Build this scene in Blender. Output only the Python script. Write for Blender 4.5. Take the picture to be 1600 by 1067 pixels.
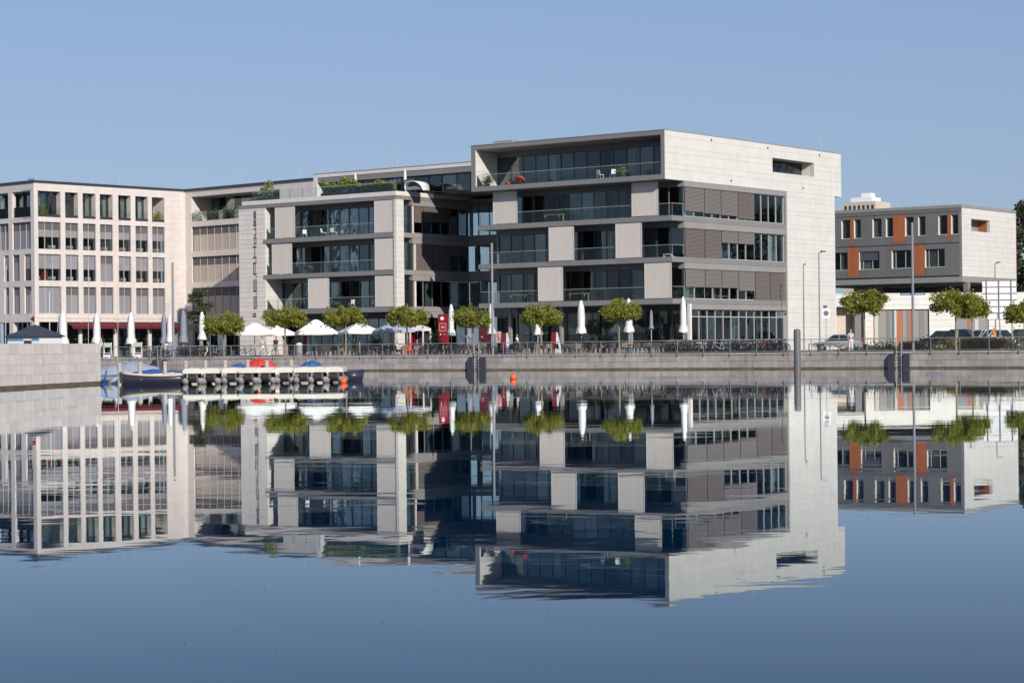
import bpy, bmesh, math, random
from mathutils import Matrix, Vector
random.seed(7)
for o in list(bpy.data.objects): bpy.data.objects.remove(o)
scene = bpy.context.scene
COL = scene.collection
rad = math.radians

# ------------------------------------------------------------------ camera, sky, sun, exposure
FPX, EYE, YHOR, ROLL = 3270.0, 2.0, 541.0, 0.0105      # focal length in px of a 1600 px wide frame, eye height, horizon row, roll
cd = bpy.data.cameras.new('camera'); cam = bpy.data.objects.new('camera', cd); COL.objects.link(cam)
cd.sensor_width = 36.0; cd.lens = FPX / 1600 * 36; cd.clip_start = 0.5; cd.clip_end = 9000
cd.shift_y = (YHOR - 533.5) / 1600
cam.matrix_world = Matrix.Translation((0, 0, EYE)) @ Matrix.Rotation(math.pi / 2, 4, 'X') @ Matrix.Rotation(-ROLL, 4, 'Z')
scene.camera = cam
SUN_TO = Vector((0.478, -1.02, 0.50)).normalized()
sun_el = math.asin(SUN_TO.z); sun_az = math.atan2(SUN_TO.x, SUN_TO.y)
world = bpy.data.worlds.new('World'); scene.world = world; world.use_nodes = True
wt = world.node_tree; bg = wt.nodes['Background']
sky = wt.nodes.new('ShaderNodeTexSky'); sky.sky_type = 'NISHITA'; sky.sun_disc = False
sky.sun_elevation = sun_el; sky.sun_rotation = sun_az
sky.altitude = 0; sky.air_density = 1.0; sky.dust_density = 0.6; sky.ozone_density = 2.5
gm = wt.nodes.new('ShaderNodeGamma'); gm.inputs[1].default_value = 0.46; wt.links.new(sky.outputs[0], gm.inputs[0])   # even, slightly hazy late-summer sky
tn = wt.nodes.new('ShaderNodeVectorMath'); tn.operation = 'MULTIPLY'; tn.inputs[1].default_value = (1.085, 1.30, 1.76); wt.links.new(gm.outputs[0], tn.inputs[0])
wt.links.new(tn.outputs[0], bg.inputs[0]); bg.inputs[1].default_value = 0.15
sl = bpy.data.lights.new('sun', 'SUN'); sun = bpy.data.objects.new('sun', sl); COL.objects.link(sun)
sl.energy = 4.2; sl.angle = rad(0.55); sl.color = (1.0, 0.93, 0.83)
sun.rotation_euler = (-SUN_TO).to_track_quat('-Z', 'Y').to_euler()
vs = scene.view_settings; vs.view_transform = 'Standard'; vs.look = 'None'; vs.exposure = 0.0; vs.gamma = 1.0
vs.use_curve_mapping = False
scene.cycles.max_bounces = 10; scene.cycles.transparent_max_bounces = 24
scene.cycles.caustics_reflective = False; scene.cycles.caustics_refractive = False

# ------------------------------------------------------------------ measuring helpers
def ray(x, y):
    return ((x - 800) - ROLL * (y - YHOR)) / FPX, (ROLL * (x - 800) + (y - YHOR)) / FPX
def at(x, y, D):
    a, b = ray(x, y); return Vector((a * D, D, EYE - b * D))
class Frame:
    """a plan grid: r runs right along a front, t runs into depth"""
    def __init__(s, ox, oy, th):
        s.o = (ox, oy); s.th = th; s.r = (math.cos(th), -math.sin(th)); s.t = (math.sin(th), math.cos(th))
    def w(s, lx, ly, z=0.0):
        return Vector((s.o[0] + lx * s.r[0] + ly * s.t[0], s.o[1] + lx * s.r[1] + ly * s.t[1], z))
    def fx(s, x, y, ly=0.0):
        a, b = ray(x, y); ox = s.o[0] + ly * s.t[0]; oy = s.o[1] + ly * s.t[1]
        k = (a * oy - ox) / (s.r[0] - a * s.r[1]); return k, EYE - b * (oy + k * s.r[1])
    def sy(s, x, y, lx=0.0):
        a, b = ray(x, y); ox = s.o[0] + lx * s.r[0]; oy = s.o[1] + lx * s.r[1]
        k = (a * oy - ox) / (s.t[0] - a * s.t[1]); return k, EYE - b * (oy + k * s.t[1])
GZ = 1.30                                   # promenade level above the water
Q = Frame(0.0, 175.49, 0.481)               # quay edge
def prom(x, d, z=GZ):                       # a spot on the promenade: image column, metres behind the quay edge
    return Q.w(Q.fx(x, 545, d)[0], d, z)

# ------------------------------------------------------------------ materials
MATS = {}
def mat(name, col, rough=0.6, metal=0.0, noise=0.0, nscale=1.0, rand=0.0, bump=0.0, bscale=20.0, spec=0.5, stretch=None, col2=None, streak=0.0):
    if name in MATS: return MATS[name]
    m = bpy.data.materials.new(name); m.use_nodes = True; nt = m.node_tree; N = nt.nodes; L = nt.links
    p = N['Principled BSDF']; p.inputs['Roughness'].default_value = rough; p.inputs['Metallic'].default_value = metal
    p.inputs['Specular IOR Level'].default_value = spec
    c = N.new('ShaderNodeRGB'); c.outputs[0].default_value = (*col, 1); out = c.outputs[0]
    geo = N.new('ShaderNodeNewGeometry'); pos = geo.outputs['Position']
    if stretch:
        mp = N.new('ShaderNodeMapping'); mp.inputs['Scale'].default_value = stretch; L.new(pos, mp.inputs[0]); pos = mp.outputs[0]
    def tint(out, fac, a, b):
        mx = N.new('ShaderNodeMix'); mx.data_type = 'RGBA'; mx.blend_type = 'MULTIPLY'; mx.inputs[0].default_value = 1
        mr = N.new('ShaderNodeMapRange'); mr.inputs[3].default_value = a; mr.inputs[4].default_value = b
        L.new(fac, mr.inputs[0]); L.new(out, mx.inputs[6]); L.new(mr.outputs[0], mx.inputs[7]); return mx.outputs[2]
    if noise or col2:
        tx = N.new('ShaderNodeTexNoise'); tx.inputs['Scale'].default_value = nscale; tx.inputs['Detail'].default_value = 6
        tx.inputs['Roughness'].default_value = 0.62; L.new(pos, tx.inputs['Vector'])
        mr0 = N.new('ShaderNodeMapRange'); mr0.inputs[1].default_value = 0.3; mr0.inputs[2].default_value = 0.7; L.new(tx.outputs[0], mr0.inputs[0])
        if col2:
            mx = N.new('ShaderNodeMix'); mx.data_type = 'RGBA'; L.new(mr0.outputs[0], mx.inputs[0]); L.new(out, mx.inputs[6])
            mx.inputs[7].default_value = (*col2, 1); out = mx.outputs[2]
        if noise: out = tint(out, mr0.outputs[0], 1 - noise, 1 + noise)
    if streak:
        mp = N.new('ShaderNodeMapping'); mp.inputs['Scale'].default_value = (2.2, 2.2, 0.12); L.new(geo.outputs['Position'], mp.inputs[0])
        t2 = N.new('ShaderNodeTexNoise'); t2.inputs['Scale'].default_value = 1.0; t2.inputs['Detail'].default_value = 5; L.new(mp.outputs[0], t2.inputs['Vector'])
        mr1 = N.new('ShaderNodeMapRange'); mr1.inputs[1].default_value = 0.35; mr1.inputs[2].default_value = 0.65; L.new(t2.outputs[0], mr1.inputs[0])
        out = tint(out, mr1.outputs[0], 1 - streak, 1 + streak * 0.5)
    if rand:
        oi = N.new('ShaderNodeObjectInfo'); out = tint(out, oi.outputs['Random'], 1 - rand, 1 + rand)
    L.new(out, p.inputs['Base Color'])
    if bump:
        bt = N.new('ShaderNodeTexNoise'); bt.inputs['Scale'].default_value = bscale; bt.inputs['Detail'].default_value = 4; L.new(pos, bt.inputs['Vector'])
        b = N.new('ShaderNodeBump'); b.inputs['Strength'].default_value = bump; b.inputs['Distance'].default_value = 0.02
        L.new(bt.outputs[0], b.inputs['Height']); L.new(b.outputs[0], p.inputs['Normal'])
    MATS[name] = m; return m
def glass(name, tcol, gcol, ior=1.6, base=0.03, rough=0.015, wob=0.0):
    if name in MATS: return MATS[name]
    m = bpy.data.materials.new(name); m.use_nodes = True; nt = m.node_tree; N = nt.nodes; L = nt.links
    for n in list(N): N.remove(n)
    o = N.new('ShaderNodeOutputMaterial'); mx = N.new('ShaderNodeMixShader'); tr = N.new('ShaderNodeBsdfTransparent'); gl = N.new('ShaderNodeBsdfGlossy')
    tr.inputs[0].default_value = (*tcol, 1); gl.inputs[0].default_value = (*gcol, 1); gl.inputs['Roughness'].default_value = rough
    fr = N.new('ShaderNodeFresnel'); fr.inputs[0].default_value = ior
    ad = N.new('ShaderNodeMath'); ad.operation = 'ADD'; ad.use_clamp = True; ad.inputs[1].default_value = base
    fo = fr.outputs[0]
    if wob:
        o2 = N.new('ShaderNodeObjectInfo'); r2 = N.new('ShaderNodeMapRange'); r2.inputs[3].default_value = 0.35; r2.inputs[4].default_value = 2.0; L.new(o2.outputs['Random'], r2.inputs[0])
        mu = N.new('ShaderNodeMath'); mu.operation = 'MULTIPLY'; L.new(fo, mu.inputs[0]); L.new(r2.outputs[0], mu.inputs[1]); fo = mu.outputs[0]
    L.new(fo, ad.inputs[0]); L.new(ad.outputs[0], mx.inputs[0]); L.new(tr.outputs[0], mx.inputs[1]); L.new(gl.outputs[0], mx.inputs[2]); L.new(mx.outputs[0], o.inputs[0])
    if wob:
        g = N.new('ShaderNodeNewGeometry'); oi = N.new('ShaderNodeObjectInfo'); va = N.new('ShaderNodeVectorMath'); L.new(g.outputs['Position'], va.inputs[0])
        cx = N.new('ShaderNodeCombineXYZ'); ml = N.new('ShaderNodeMath'); ml.operation = 'MULTIPLY'; ml.inputs[1].default_value = 40; L.new(oi.outputs['Random'], ml.inputs[0]); L.new(ml.outputs[0], cx.inputs[0]); L.new(cx.outputs[0], va.inputs[1])
        t = N.new('ShaderNodeTexNoise'); t.inputs['Scale'].default_value = 0.7; L.new(va.outputs[0], t.inputs['Vector'])
        b = N.new('ShaderNodeBump'); b.inputs['Strength'].default_value = wob; b.inputs['Distance'].default_value = 0.05; L.new(t.outputs[0], b.inputs['Height']); L.new(b.outputs[0], gl.inputs['Normal'])
    MATS[name] = m; return m
def leafmat(name, c1, c2, trans=0.35):
    if name in MATS: return MATS[name]
    m = bpy.data.materials.new(name); m.use_nodes = True; nt = m.node_tree; N = nt.nodes; L = nt.links
    for n in list(N): N.remove(n)
    o = N.new('ShaderNodeOutputMaterial'); df = N.new('ShaderNodeBsdfPrincipled'); df.inputs['Roughness'].default_value = 0.5
    tl = N.new('ShaderNodeBsdfTranslucent'); mx = N.new('ShaderNodeMixShader'); mx.inputs[0].default_value = trans
    g = N.new('ShaderNodeNewGeometry'); mc = N.new('ShaderNodeMix'); mc.data_type = 'RGBA'; mc.inputs[6].default_value = (*c1, 1); mc.inputs[7].default_value = (*c2, 1)
    L.new(g.outputs['Random Per Island'], mc.inputs[0]); L.new(mc.outputs[2], df.inputs[0]); L.new(mc.outputs[2], tl.inputs[0])
    L.new(df.outputs[0], mx.inputs[1]); L.new(tl.outputs[0], mx.inputs[2]); L.new(mx.outputs[0], o.inputs[0]); MATS[name] = m; return m

M_white = mat('white_stone_cladding', (0.71, 0.693, 0.645), 0.55, noise=0.05, nscale=0.8, rand=0.022, bump=0.15, bscale=9, streak=0.03)
M_joint = mat('dark_joint', (0.33, 0.31, 0.29), 0.9)  # plain dark mortar and backing colour between blocks
M_jointW = mat('pale_joint', (0.56, 0.54, 0.505), 0.9)
M_cream = mat('cream_limestone', (0.69, 0.625, 0.59), 0.7, noise=0.07, nscale=1.3, rand=0.02, bump=0.2, bscale=7, streak=0.05)
M_lime = mat('grey_limestone', (0.78, 0.72, 0.665), 0.65, noise=0.06, nscale=1.2, rand=0.03, bump=0.15, streak=0.04)
M_metal = mat('grey_aluminium_fascia', (0.245, 0.238, 0.235), 0.45, metal=0.0, noise=0.05, nscale=0.6, streak=0.04)
M_metal2 = mat('light_grey_fascia', (0.31, 0.298, 0.283), 0.5, noise=0.05, nscale=0.6, streak=0.04)
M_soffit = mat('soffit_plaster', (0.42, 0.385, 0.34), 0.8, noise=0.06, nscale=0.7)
M_dark = mat('dark_frame', (0.045, 0.047, 0.052), 0.4)
M_mull = mat('grey_mullion', (0.22, 0.225, 0.225), 0.4)
M_mullL = mat('light_mullion', (0.50, 0.49, 0.47), 0.4)
M_core = mat('interior_wall', (0.26, 0.255, 0.25), 0.9, noise=0.3, nscale=0.5)
M_floor = mat('interior_floor', (0.17, 0.15, 0.13), 0.8)
M_panel = mat('woven_screen_panel', (0.70, 0.63, 0.56), 0.6, noise=0.05, nscale=1.0, stretch=(3, 3, 0.2), rand=0.03, bump=0.2, bscale=30)
M_curtW = mat('warm_curtain', (0.50, 0.42, 0.33), 0.9, rand=0.4)
M_curtD = mat('grey_curtain', (0.20, 0.21, 0.22), 0.9, rand=0.4)
M_curt = mat('pale_curtain', (0.52, 0.54, 0.53), 0.9, rand=0.4, noise=0.1, nscale=8, stretch=(1, 1, 0.05))
M_blindB = mat('brown_blind', (0.19, 0.16, 0.147), 0.5, rand=0.06)
M_blindG = mat('grey_blind', (0.235, 0.21, 0.203), 0.5, rand=0.06)
M_scrD = mat('dark_screen', (0.125, 0.112, 0.11), 0.7, rand=0.12)
M_scrL = mat('lilac_screen', (0.27, 0.265, 0.29), 0.6, rand=0.10)
M_scrC = mat('sand_screen', (0.50, 0.42, 0.36), 0.7, rand=0.08)
M_glass = glass('window_glass', (0.78, 0.83, 0.83), (0.92, 0.97, 1.0), 1.47, 0.0, wob=0.14)
M_rail = glass('balustrade_glass', (0.95, 0.98, 0.97), (0.9, 1.0, 0.97), 1.28, 0.0)
M_steel = mat('galvanised_steel', (0.36, 0.36, 0.36), 0.45, metal=0.3, noise=0.08, nscale=2)
M_pole = mat('painted_pole', (0.25, 0.26, 0.28), 0.45, noise=0.06, nscale=2)
M_quay = mat('quay_stone', (0.39, 0.352, 0.328), 0.85, noise=0.13, nscale=2.0, rand=0.13, bump=0.4, bscale=12, streak=0.16)
M_pier = mat('pier_stone', (0.74, 0.67, 0.615), 0.85, noise=0.10, nscale=2.2, rand=0.07, bump=0.4, bscale=10, streak=0.05)
M_algae = mat('wet_algae', (0.13, 0.085, 0.05), 0.6, noise=0.4, nscale=3, col2=(0.20, 0.15, 0.09), stretch=(0.4, 0.4, 6))
M_pave = mat('promenade_paving', (0.30, 0.275, 0.25), 0.85, noise=0.12, nscale=0.5)
M_ground = mat('ground_asphalt', (0.10, 0.10, 0.09), 0.9, noise=0.2, nscale=0.2)
M_slate = mat('grey_facade_panel', (0.175, 0.17, 0.172), 0.55, noise=0.05, nscale=1, rand=0.06)
M_orange = mat('rust_orange_panel', (0.40, 0.125, 0.05), 0.6, noise=0.10, nscale=2, rand=0.08, streak=0.08)
M_canvas = mat('white_canvas', (0.80, 0.79, 0.77), 0.8, noise=0.03, nscale=3)
M_canvasG = mat('grey_canvas', (0.25, 0.27, 0.33), 0.8, noise=0.05, nscale=3)
M_red = mat('red_awning', (0.12, 0.010, 0.018), 0.7, noise=0.06, nscale=2)
M_redp = mat('red_board', (0.24, 0.008, 0.018), 0.4)
M_bark = mat('tree_bark', (0.28, 0.22, 0.15), 0.9, noise=0.3, nscale=5)
M_leaf = leafmat('plane_leaf', (0.17, 0.20, 0.022), (0.43, 0.43, 0.075), 0.5)
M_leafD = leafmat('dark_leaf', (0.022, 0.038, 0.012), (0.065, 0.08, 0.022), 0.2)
M_leafP = leafmat('pine_needle', (0.035, 0.05, 0.025), (0.10, 0.10, 0.055), 0.15)
M_leafT = leafmat('terrace_leaf', (0.12, 0.20, 0.03), (0.36, 0.38, 0.08), 0.3)
M_grass = leafmat('dry_grass', (0.21, 0.13, 0.055), (0.20, 0.17, 0.06), 0.3)
M_hedge = leafmat('hedge_leaf', (0.05, 0.08, 0.02), (0.12, 0.14, 0.04), 0.25)
M_black = mat('black_rubber', (0.018, 0.018, 0.022), 0.7)
M_navy = mat('dark_navy', (0.045, 0.048, 0.06), 0.6, noise=0.2, nscale=3)
M_boatW = mat('white_gelcoat', (0.74, 0.70, 0.62), 0.35, noise=0.03)
M_boatC = mat('cream_gunwale', (0.72, 0.60, 0.42), 0.4)
M_boatN = mat('navy_hull', (0.035, 0.038, 0.06), 0.3, noise=0.1)
M_tarpB = mat('blue_tarp', (0.035, 0.12, 0.32), 0.6, noise=0.1, nscale=2)
M_tarpP = mat('pale_blue_tarp', (0.30, 0.34, 0.42), 0.7, noise=0.08, nscale=2)
M_tarpR = mat('red_tarp', (0.62, 0.045, 0.03), 0.55, noise=0.05, nscale=2)
M_buoy = mat('orange_buoy', (0.85, 0.13, 0.04), 0.45)
M_wood = mat('weathered_wood', (0.30, 0.24, 0.18), 0.85, noise=0.2, nscale=3)
M_roof = mat('dark_roof', (0.055, 0.06, 0.075), 0.5, noise=0.1)
M_blue = mat('blue_stripe', (0.09, 0.27, 0.46), 0.5)
M_paint = mat('white_paint', (0.82, 0.82, 0.81), 0.45)
M_letter = mat('dark_letters', (0.10, 0.10, 0.105), 0.5)
M_skin = mat('skin', (0.45, 0.27, 0.19), 0.6)
M_hair = mat('dark_hair', (0.05, 0.035, 0.025), 0.7)
M_brick = mat('beige_render', (0.62, 0.54, 0.46), 0.8, noise=0.05)

# ------------------------------------------------------------------ mesh helpers
CACHE = {}
def link(name, me, parent=None, loc=None, rot=None, scale=None):
    o = bpy.data.objects.new(name, me); COL.objects.link(o)
    if parent is not None: o.parent = parent
    if loc is not None: o.location = loc
    if rot is not None: o.rotation_euler = rot
    if scale is not None: o.scale = scale
    return o
def tag(o, label=None, cat=None, group=None, kind=None):
    if label: o['label'] = label
    if cat: o['category'] = cat
    if group: o['group'] = group
    if kind: o['kind'] = kind
    return o
def thing(name, label, cat, loc, rz=0.0, group=None):
    return tag(link(name, None, loc=loc, rot=(0, 0, rz)), label, cat, group)
def mesh(name, verts, faces, m, smooth=False):
    me = bpy.data.meshes.new(name); me.from_pydata(verts, [], faces); me.materials.append(m)
    if smooth: me.shade_smooth()
    me.update(); return me
CUBE_F = [(0, 3, 2, 1), (4, 5, 6, 7), (0, 1, 5, 4), (1, 2, 6, 5), (2, 3, 7, 6), (3, 0, 4, 7)]
def cube_v(x0, x1, y0, y1, z0, z1):
    return [(x0, y0, z0), (x1, y0, z0), (x1, y1, z0), (x0, y1, z0), (x0, y0, z1), (x1, y0, z1), (x1, y1, z1), (x0, y1, z1)]
def box(parent, name, m, x0, x1, y0, y1, z0, z1, rot=None):
    k = ('cube', m.name)
    if k not in CACHE: CACHE[k] = mesh('block', cube_v(-.5, .5, -.5, .5, -.5, .5), CUBE_F, m)
    return link(name, CACHE[k], parent, ((x0 + x1) / 2, (y0 + y1) / 2, (z0 + z1) / 2), rot, (abs(x1 - x0), abs(y1 - y0), abs(z1 - z0)))
class MB:
    """collects shapes into one mesh"""
    def __init__(s): s.v = []; s.f = []
    def add(s, v, f):
        n = len(s.v); s.v += [tuple(p) for p in v]; s.f += [tuple(i + n for i in q) for q in f]; return s
    def box(s, *a): return s.add(cube_v(*a), CUBE_F)
    def tube(s, pts, r, n=8, cap=True):
        pts = [Vector(p) for p in pts]; rr = r if isinstance(r, (list, tuple)) else [r] * len(pts)
        base = len(s.v); up = None
        for i, p in enumerate(pts):
            d = (pts[min(i + 1, len(pts) - 1)] - pts[max(i - 1, 0)]).normalized()
            a = d.cross(Vector((0, 0, 1)) if abs(d.z) < 0.95 else Vector((1, 0, 0))).normalized()
            if up is not None and a.dot(up) < 0: a = -a
            up = a; b = d.cross(a)
            for k in range(n):
                t = 2 * math.pi * k / n; s.v.append(tuple(p + (a * math.cos(t) + b * math.sin(t)) * rr[i]))
        for i in range(len(pts) - 1):
            for k in range(n):
                k2 = (k + 1) % n; s.f.append((base + i * n + k, base + i * n + k2, base + (i + 1) * n + k2, base + (i + 1) * n + k))
        if cap:
            s.f.append(tuple(base + k for k in reversed(range(n)))); e = base + (len(pts) - 1) * n; s.f.append(tuple(e + k for k in range(n)))
        return s
    def lathe(s, prof, n=12, c=(0, 0, 0)):
        base = len(s.v)
        for r, z in prof:
            for k in range(n):
                t = 2 * math.pi * k / n; s.v.append((c[0] + r * math.cos(t), c[1] + r * math.sin(t), c[2] + z))
        for i in range(len(prof) - 1):
            for k in range(n):
                k2 = (k + 1) % n; s.f.append((base + i * n + k, base + i * n + k2, base + (i + 1) * n + k2, base + (i + 1) * n + k))
        return s
    def ring(s, c, R, r, n=20, m=5, axis='y', arc=(0, 2 * math.pi)):
        pts = []
        for k in range(n + 1):
            t = arc[0] + (arc[1] - arc[0]) * k / n
            pts.append((c[0] + R * math.cos(t), c[1], c[2] + R * math.sin(t)) if axis == 'y' else (c[0], c[1] + R * math.cos(t), c[2] + R * math.sin(t)))
        return s.tube(pts, r, m, cap=False)
    def mesh(s, name, m, smooth=False): return mesh(name, s.v, s.f, m, smooth)
    def obj(s, name, m, parent=None, loc=None, rot=None, smooth=False): return link(name, s.mesh(name, m, smooth), parent, loc, rot)
def copy_tree(o, parent=None):
    c = o.copy(); COL.objects.link(c); c.parent = parent
    for ch in o.children: copy_tree(ch, c)
    return c
def slats(parent, name, m, axis, a0, a1, off, z0, z1, pitch=0.12):
    """an outside venetian blind: tilted slats with gaps, one mesh"""
    k = ('slat', m.name, axis, round(a1 - a0, 2), round(z1 - z0, 2))
    if k not in CACHE:
        mb = MB(); w = a1 - a0; h = z1 - z0; n = max(2, int(h / pitch)); p = h / n
        for i in range(n):
            z = h - i * p; d = 0.035
            if axis == 'y': v = [(d, 0, z - p * 0.98), (d, w, z - p * 0.98), (-d, w, z), (-d, 0, z)]
            else: v = [(0, -d, z - p * 0.98), (w, -d, z - p * 0.98), (w, d, z), (0, d, z)]
            mb.add(v, [(0, 1, 2, 3)])
        mb.box(*((-0.05, 0.05, 0, w, 0, 0.05) if axis == 'y' else (0, w, -0.05, 0.05, 0, 0.05)))
        CACHE[k] = mb.mesh('blind', m)
    return link(name, CACHE[k], parent, (off, a0, z0) if axis == 'y' else (a0, off, z0))
def courses(parent, m, axis, a0, a1, z0, z1, face, rows, lengths, th=0.05, gap=0.018, gapv=0.008, holes=(), name='cladding_panel', seed=1):
    """cladding laid piece by piece in rows; axis y: the wall runs in depth and faces +x, axis x: it faces -y"""
    rnd = random.Random(seed); z = z0; i = 0
    while z < z1 - 0.05:
        h = rows[i % len(rows)]; zt = min(z + h, z1)
        if z1 - zt < 0.12: zt = z1
        a = a0; first = True
        while a < a1 - 0.05:
            ln = rnd.uniform(*lengths)
            if first: ln *= rnd.uniform(0.4, 1); first = False
            b = min(a + ln, a1)
            if a1 - b < 0.4: b = a1
            segs = [(a, b, z, zt)]
            for (h0, h1, hz0, hz1) in holes:
                new = []
                for (p, q, u, v) in segs:
                    if q <= h0 or p >= h1 or v <= hz0 or u >= hz1: new.append((p, q, u, v)); continue
                    if p < h0: new.append((p, h0, u, v)); p = h0
                    if q > h1: new.append((h1, q, u, v)); q = h1
                    if u < hz0: new.append((p, q, u, hz0))
                    if v > hz1: new.append((p, q, hz1, v))
                segs = new
            for (p, q, u, v) in segs:
                if q - p < 0.06 or v - u < 0.06: continue
                e = rnd.uniform(-0.004, 0.004)
                if axis == 'y': box(parent, name, m, face - th, face + e, p + gapv / 2, q - gapv / 2, u + gap / 2, v - gap / 2)
                else: box(parent, name, m, p + gapv / 2, q - gapv / 2, face + e, face + th, u + gap / 2, v - gap / 2)
            a = b
        z = zt; i += 1
def panes_x(parent, m, x0, x1, y, z0, z1, pitch, fm, fw=0.07, rail=None, jitter=0.0, curt=0.0, curt_y=0.25, rnd=random, cm=None):
    """a front-facing glazed wall: one pane and one mullion at a time"""
    n = max(1, round((x1 - x0) / pitch)); p = (x1 - x0) / n
    for i in range(n + 1):
        xm = x0 + i * p; box(parent, 'mullion', fm, xm - fw / 2, xm + fw / 2, y - 0.05, y + 0.09, z0 + 0.06, z1 - 0.06)
    box(parent, 'frame_rail', fm, x0 - fw / 2, x1 + fw / 2, y - 0.052, y + 0.092, z1 - 0.06, z1)
    box(parent, 'frame_rail', fm, x0 - fw / 2, x1 + fw / 2, y - 0.052, y + 0.092, z0, z0 + 0.06)
    for i in range(n):
        a, b = x0 + i * p + fw / 2, x0 + (i + 1) * p - fw / 2
        q = box(parent, 'pane', m, a, b, y, y + 0.02, z0 + 0.06, z1 - 0.06, rot=(rnd.uniform(-.004, .004), 0, rnd.uniform(-.008, .008)))
        if rnd.random() < curt:
            f = rnd.choice((0.2, 0.35, 0.5, 0.7, 1.0)); a2 = a if rnd.random() < .5 else b - (b - a) * f
            box(parent, 'curtain', cm or rnd.choice((M_curt, M_curt, M_curtW, M_curtD)), a2, a2 + (b - a) * f, y + curt_y, y + curt_y + 0.05, z0 + 0.1, z1 - 0.1)
def balustrade(parent, x0, x1, y, z, h=1.1, pitch=1.5):
    n = max(1, round((x1 - x0) / pitch)); p = (x1 - x0) / n
    for i in range(n):
        box(parent, 'balustrade_pane', M_rail, x0 + i * p + 0.015, x0 + (i + 1) * p - 0.015, y, y + 0.02, z + 0.03, z + h)
    for i in range(n + 1):
        box(parent, 'balustrade_post', M_mull, x0 + i * p - 0.012, x0 + i * p + 0.012, y + 0.022, y + 0.06, z, z + h)
    box(parent, 'handrail', M_mullL, x0, x1, y - 0.02, y + 0.04, z + h, z + h + 0.03)
def balustrade_y(parent, x, y0, y1, z, h=1.1):
    box(parent, 'balustrade_pane', M_rail, x - 0.02, x, y0, y1, z + 0.03, z + h)
    box(parent, 'handrail', M_mullL, x - 0.04, x + 0.02, y0, y1, z + h, z + h + 0.03)

# ------------------------------------------------------------------ setting: water, land
def water_mat():
    m = bpy.data.materials.new('lake_water'); m.use_nodes = True; nt = m.node_tree; N = nt.nodes; L = nt.links
    for n in list(N): N.remove(n)
    out = N.new('ShaderNodeOutputMaterial'); mx = N.new('ShaderNodeMixShader'); df = N.new('ShaderNodeBsdfDiffuse'); gl = N.new('ShaderNodeBsdfGlossy'); fr = N.new('ShaderNodeFresnel')
    df.inputs[0].default_value = (0.0, 0.026, 0.068, 1); gl.inputs[0].default_value = (0.94, 0.985, 1.0, 1); gl.inputs['Roughness'].default_value = 0.012; fr.inputs[0].default_value = 1.333
    pw = N.new('ShaderNodeMath'); pw.operation = 'POWER'; pw.inputs[1].default_value = 1.53; L.new(fr.outputs[0], pw.inputs[0])      # fine ripples steepen the fall-off towards the viewer
    gn = N.new('ShaderNodeMath'); gn.operation = 'MULTIPLY'; gn.use_clamp = True; gn.inputs[1].default_value = 1.40; L.new(pw.outputs[0], gn.inputs[0])
    L.new(gn.outputs[0], mx.inputs[0]); L.new(df.outputs[0], mx.inputs[1]); L.new(gl.outputs[0], mx.inputs[2]); L.new(mx.outputs[0], out.inputs[0])
    g = N.new('ShaderNodeNewGeometry')
    def noise(scale, sx, sy, detail, rough=0.5, dist=0.0):
        mp = N.new('ShaderNodeMapping'); mp.inputs['Scale'].default_value = (sx, sy, 1); L.new(g.outputs['Position'], mp.inputs[0])
        t = N.new('ShaderNodeTexNoise'); t.inputs['Scale'].default_value = scale; t.inputs['Detail'].default_value = detail
        t.inputs['Roughness'].default_value = rough; t.inputs['Distortion'].default_value = dist; L.new(mp.outputs[0], t.inputs['Vector']); return t.outputs[0]
    a = noise(1.0, 0.55, 0.95, 3, 0.5, 0.5)     # small wind ripples
    b = noise(1.0, 0.08, 0.19, 3, 0.5, 0.4)     # long gentle swell
    c = noise(1.0, 0.010, 0.034, 4, 0.62, 1.2)  # where the breeze touches the surface
    mr = N.new('ShaderNodeMapRange'); mr.inputs[1].default_value = 0.44; mr.inputs[2].default_value = 0.66; mr.inputs[3].default_value = 0.12; mr.inputs[4].default_value = 1.9; L.new(c, mr.inputs[0])
    m1 = N.new('ShaderNodeMath'); m1.operation = 'MULTIPLY'; L.new(a, m1.inputs[0]); L.new(mr.outputs[0], m1.inputs[1])
    m2 = N.new('ShaderNodeMath'); m2.operation = 'MULTIPLY_ADD'; L.new(b, m2.inputs[0]); m2.inputs[1].default_value = 2.2; L.new(m1.outputs[0], m2.inputs[2])
    bp = N.new('ShaderNodeBump'); bp.inputs['Strength'].default_value = 1.0; bp.inputs['Distance'].default_value = 0.0019
    L.new(m2.outputs[0], bp.inputs['Height']); L.new(bp.outputs[0], gl.inputs['Normal']); return m
tag(link('water', mesh('water', [(-2500, -900, 0), (2500, -900, 0), (2500, 420, 0), (-2500, 420, 0)], [(0, 1, 2, 3)], water_mat())), 'still lake water mirroring the buildings', kind='structure')
def land(name, m, l0, l1, d0, d1, z):
    return tag(link(name, mesh(name, [Q.w(l0, d0, z), Q.w(l1, d0, z), Q.w(l1, d1, z), Q.w(l0, d1, z)], [(0, 1, 2, 3)], m)), kind='structure')
land('promenade', M_pave, -400, 400, 0.55, 26, GZ)
land('ground', M_ground, -4000, 4000, 26.0, 7000, GZ - 0.004)
land('ground', M_ground, -4000, -400, 0.0, 26, GZ - 0.004)
land('ground', M_ground, 400, 4000, 0.0, 26, GZ - 0.004)

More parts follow.
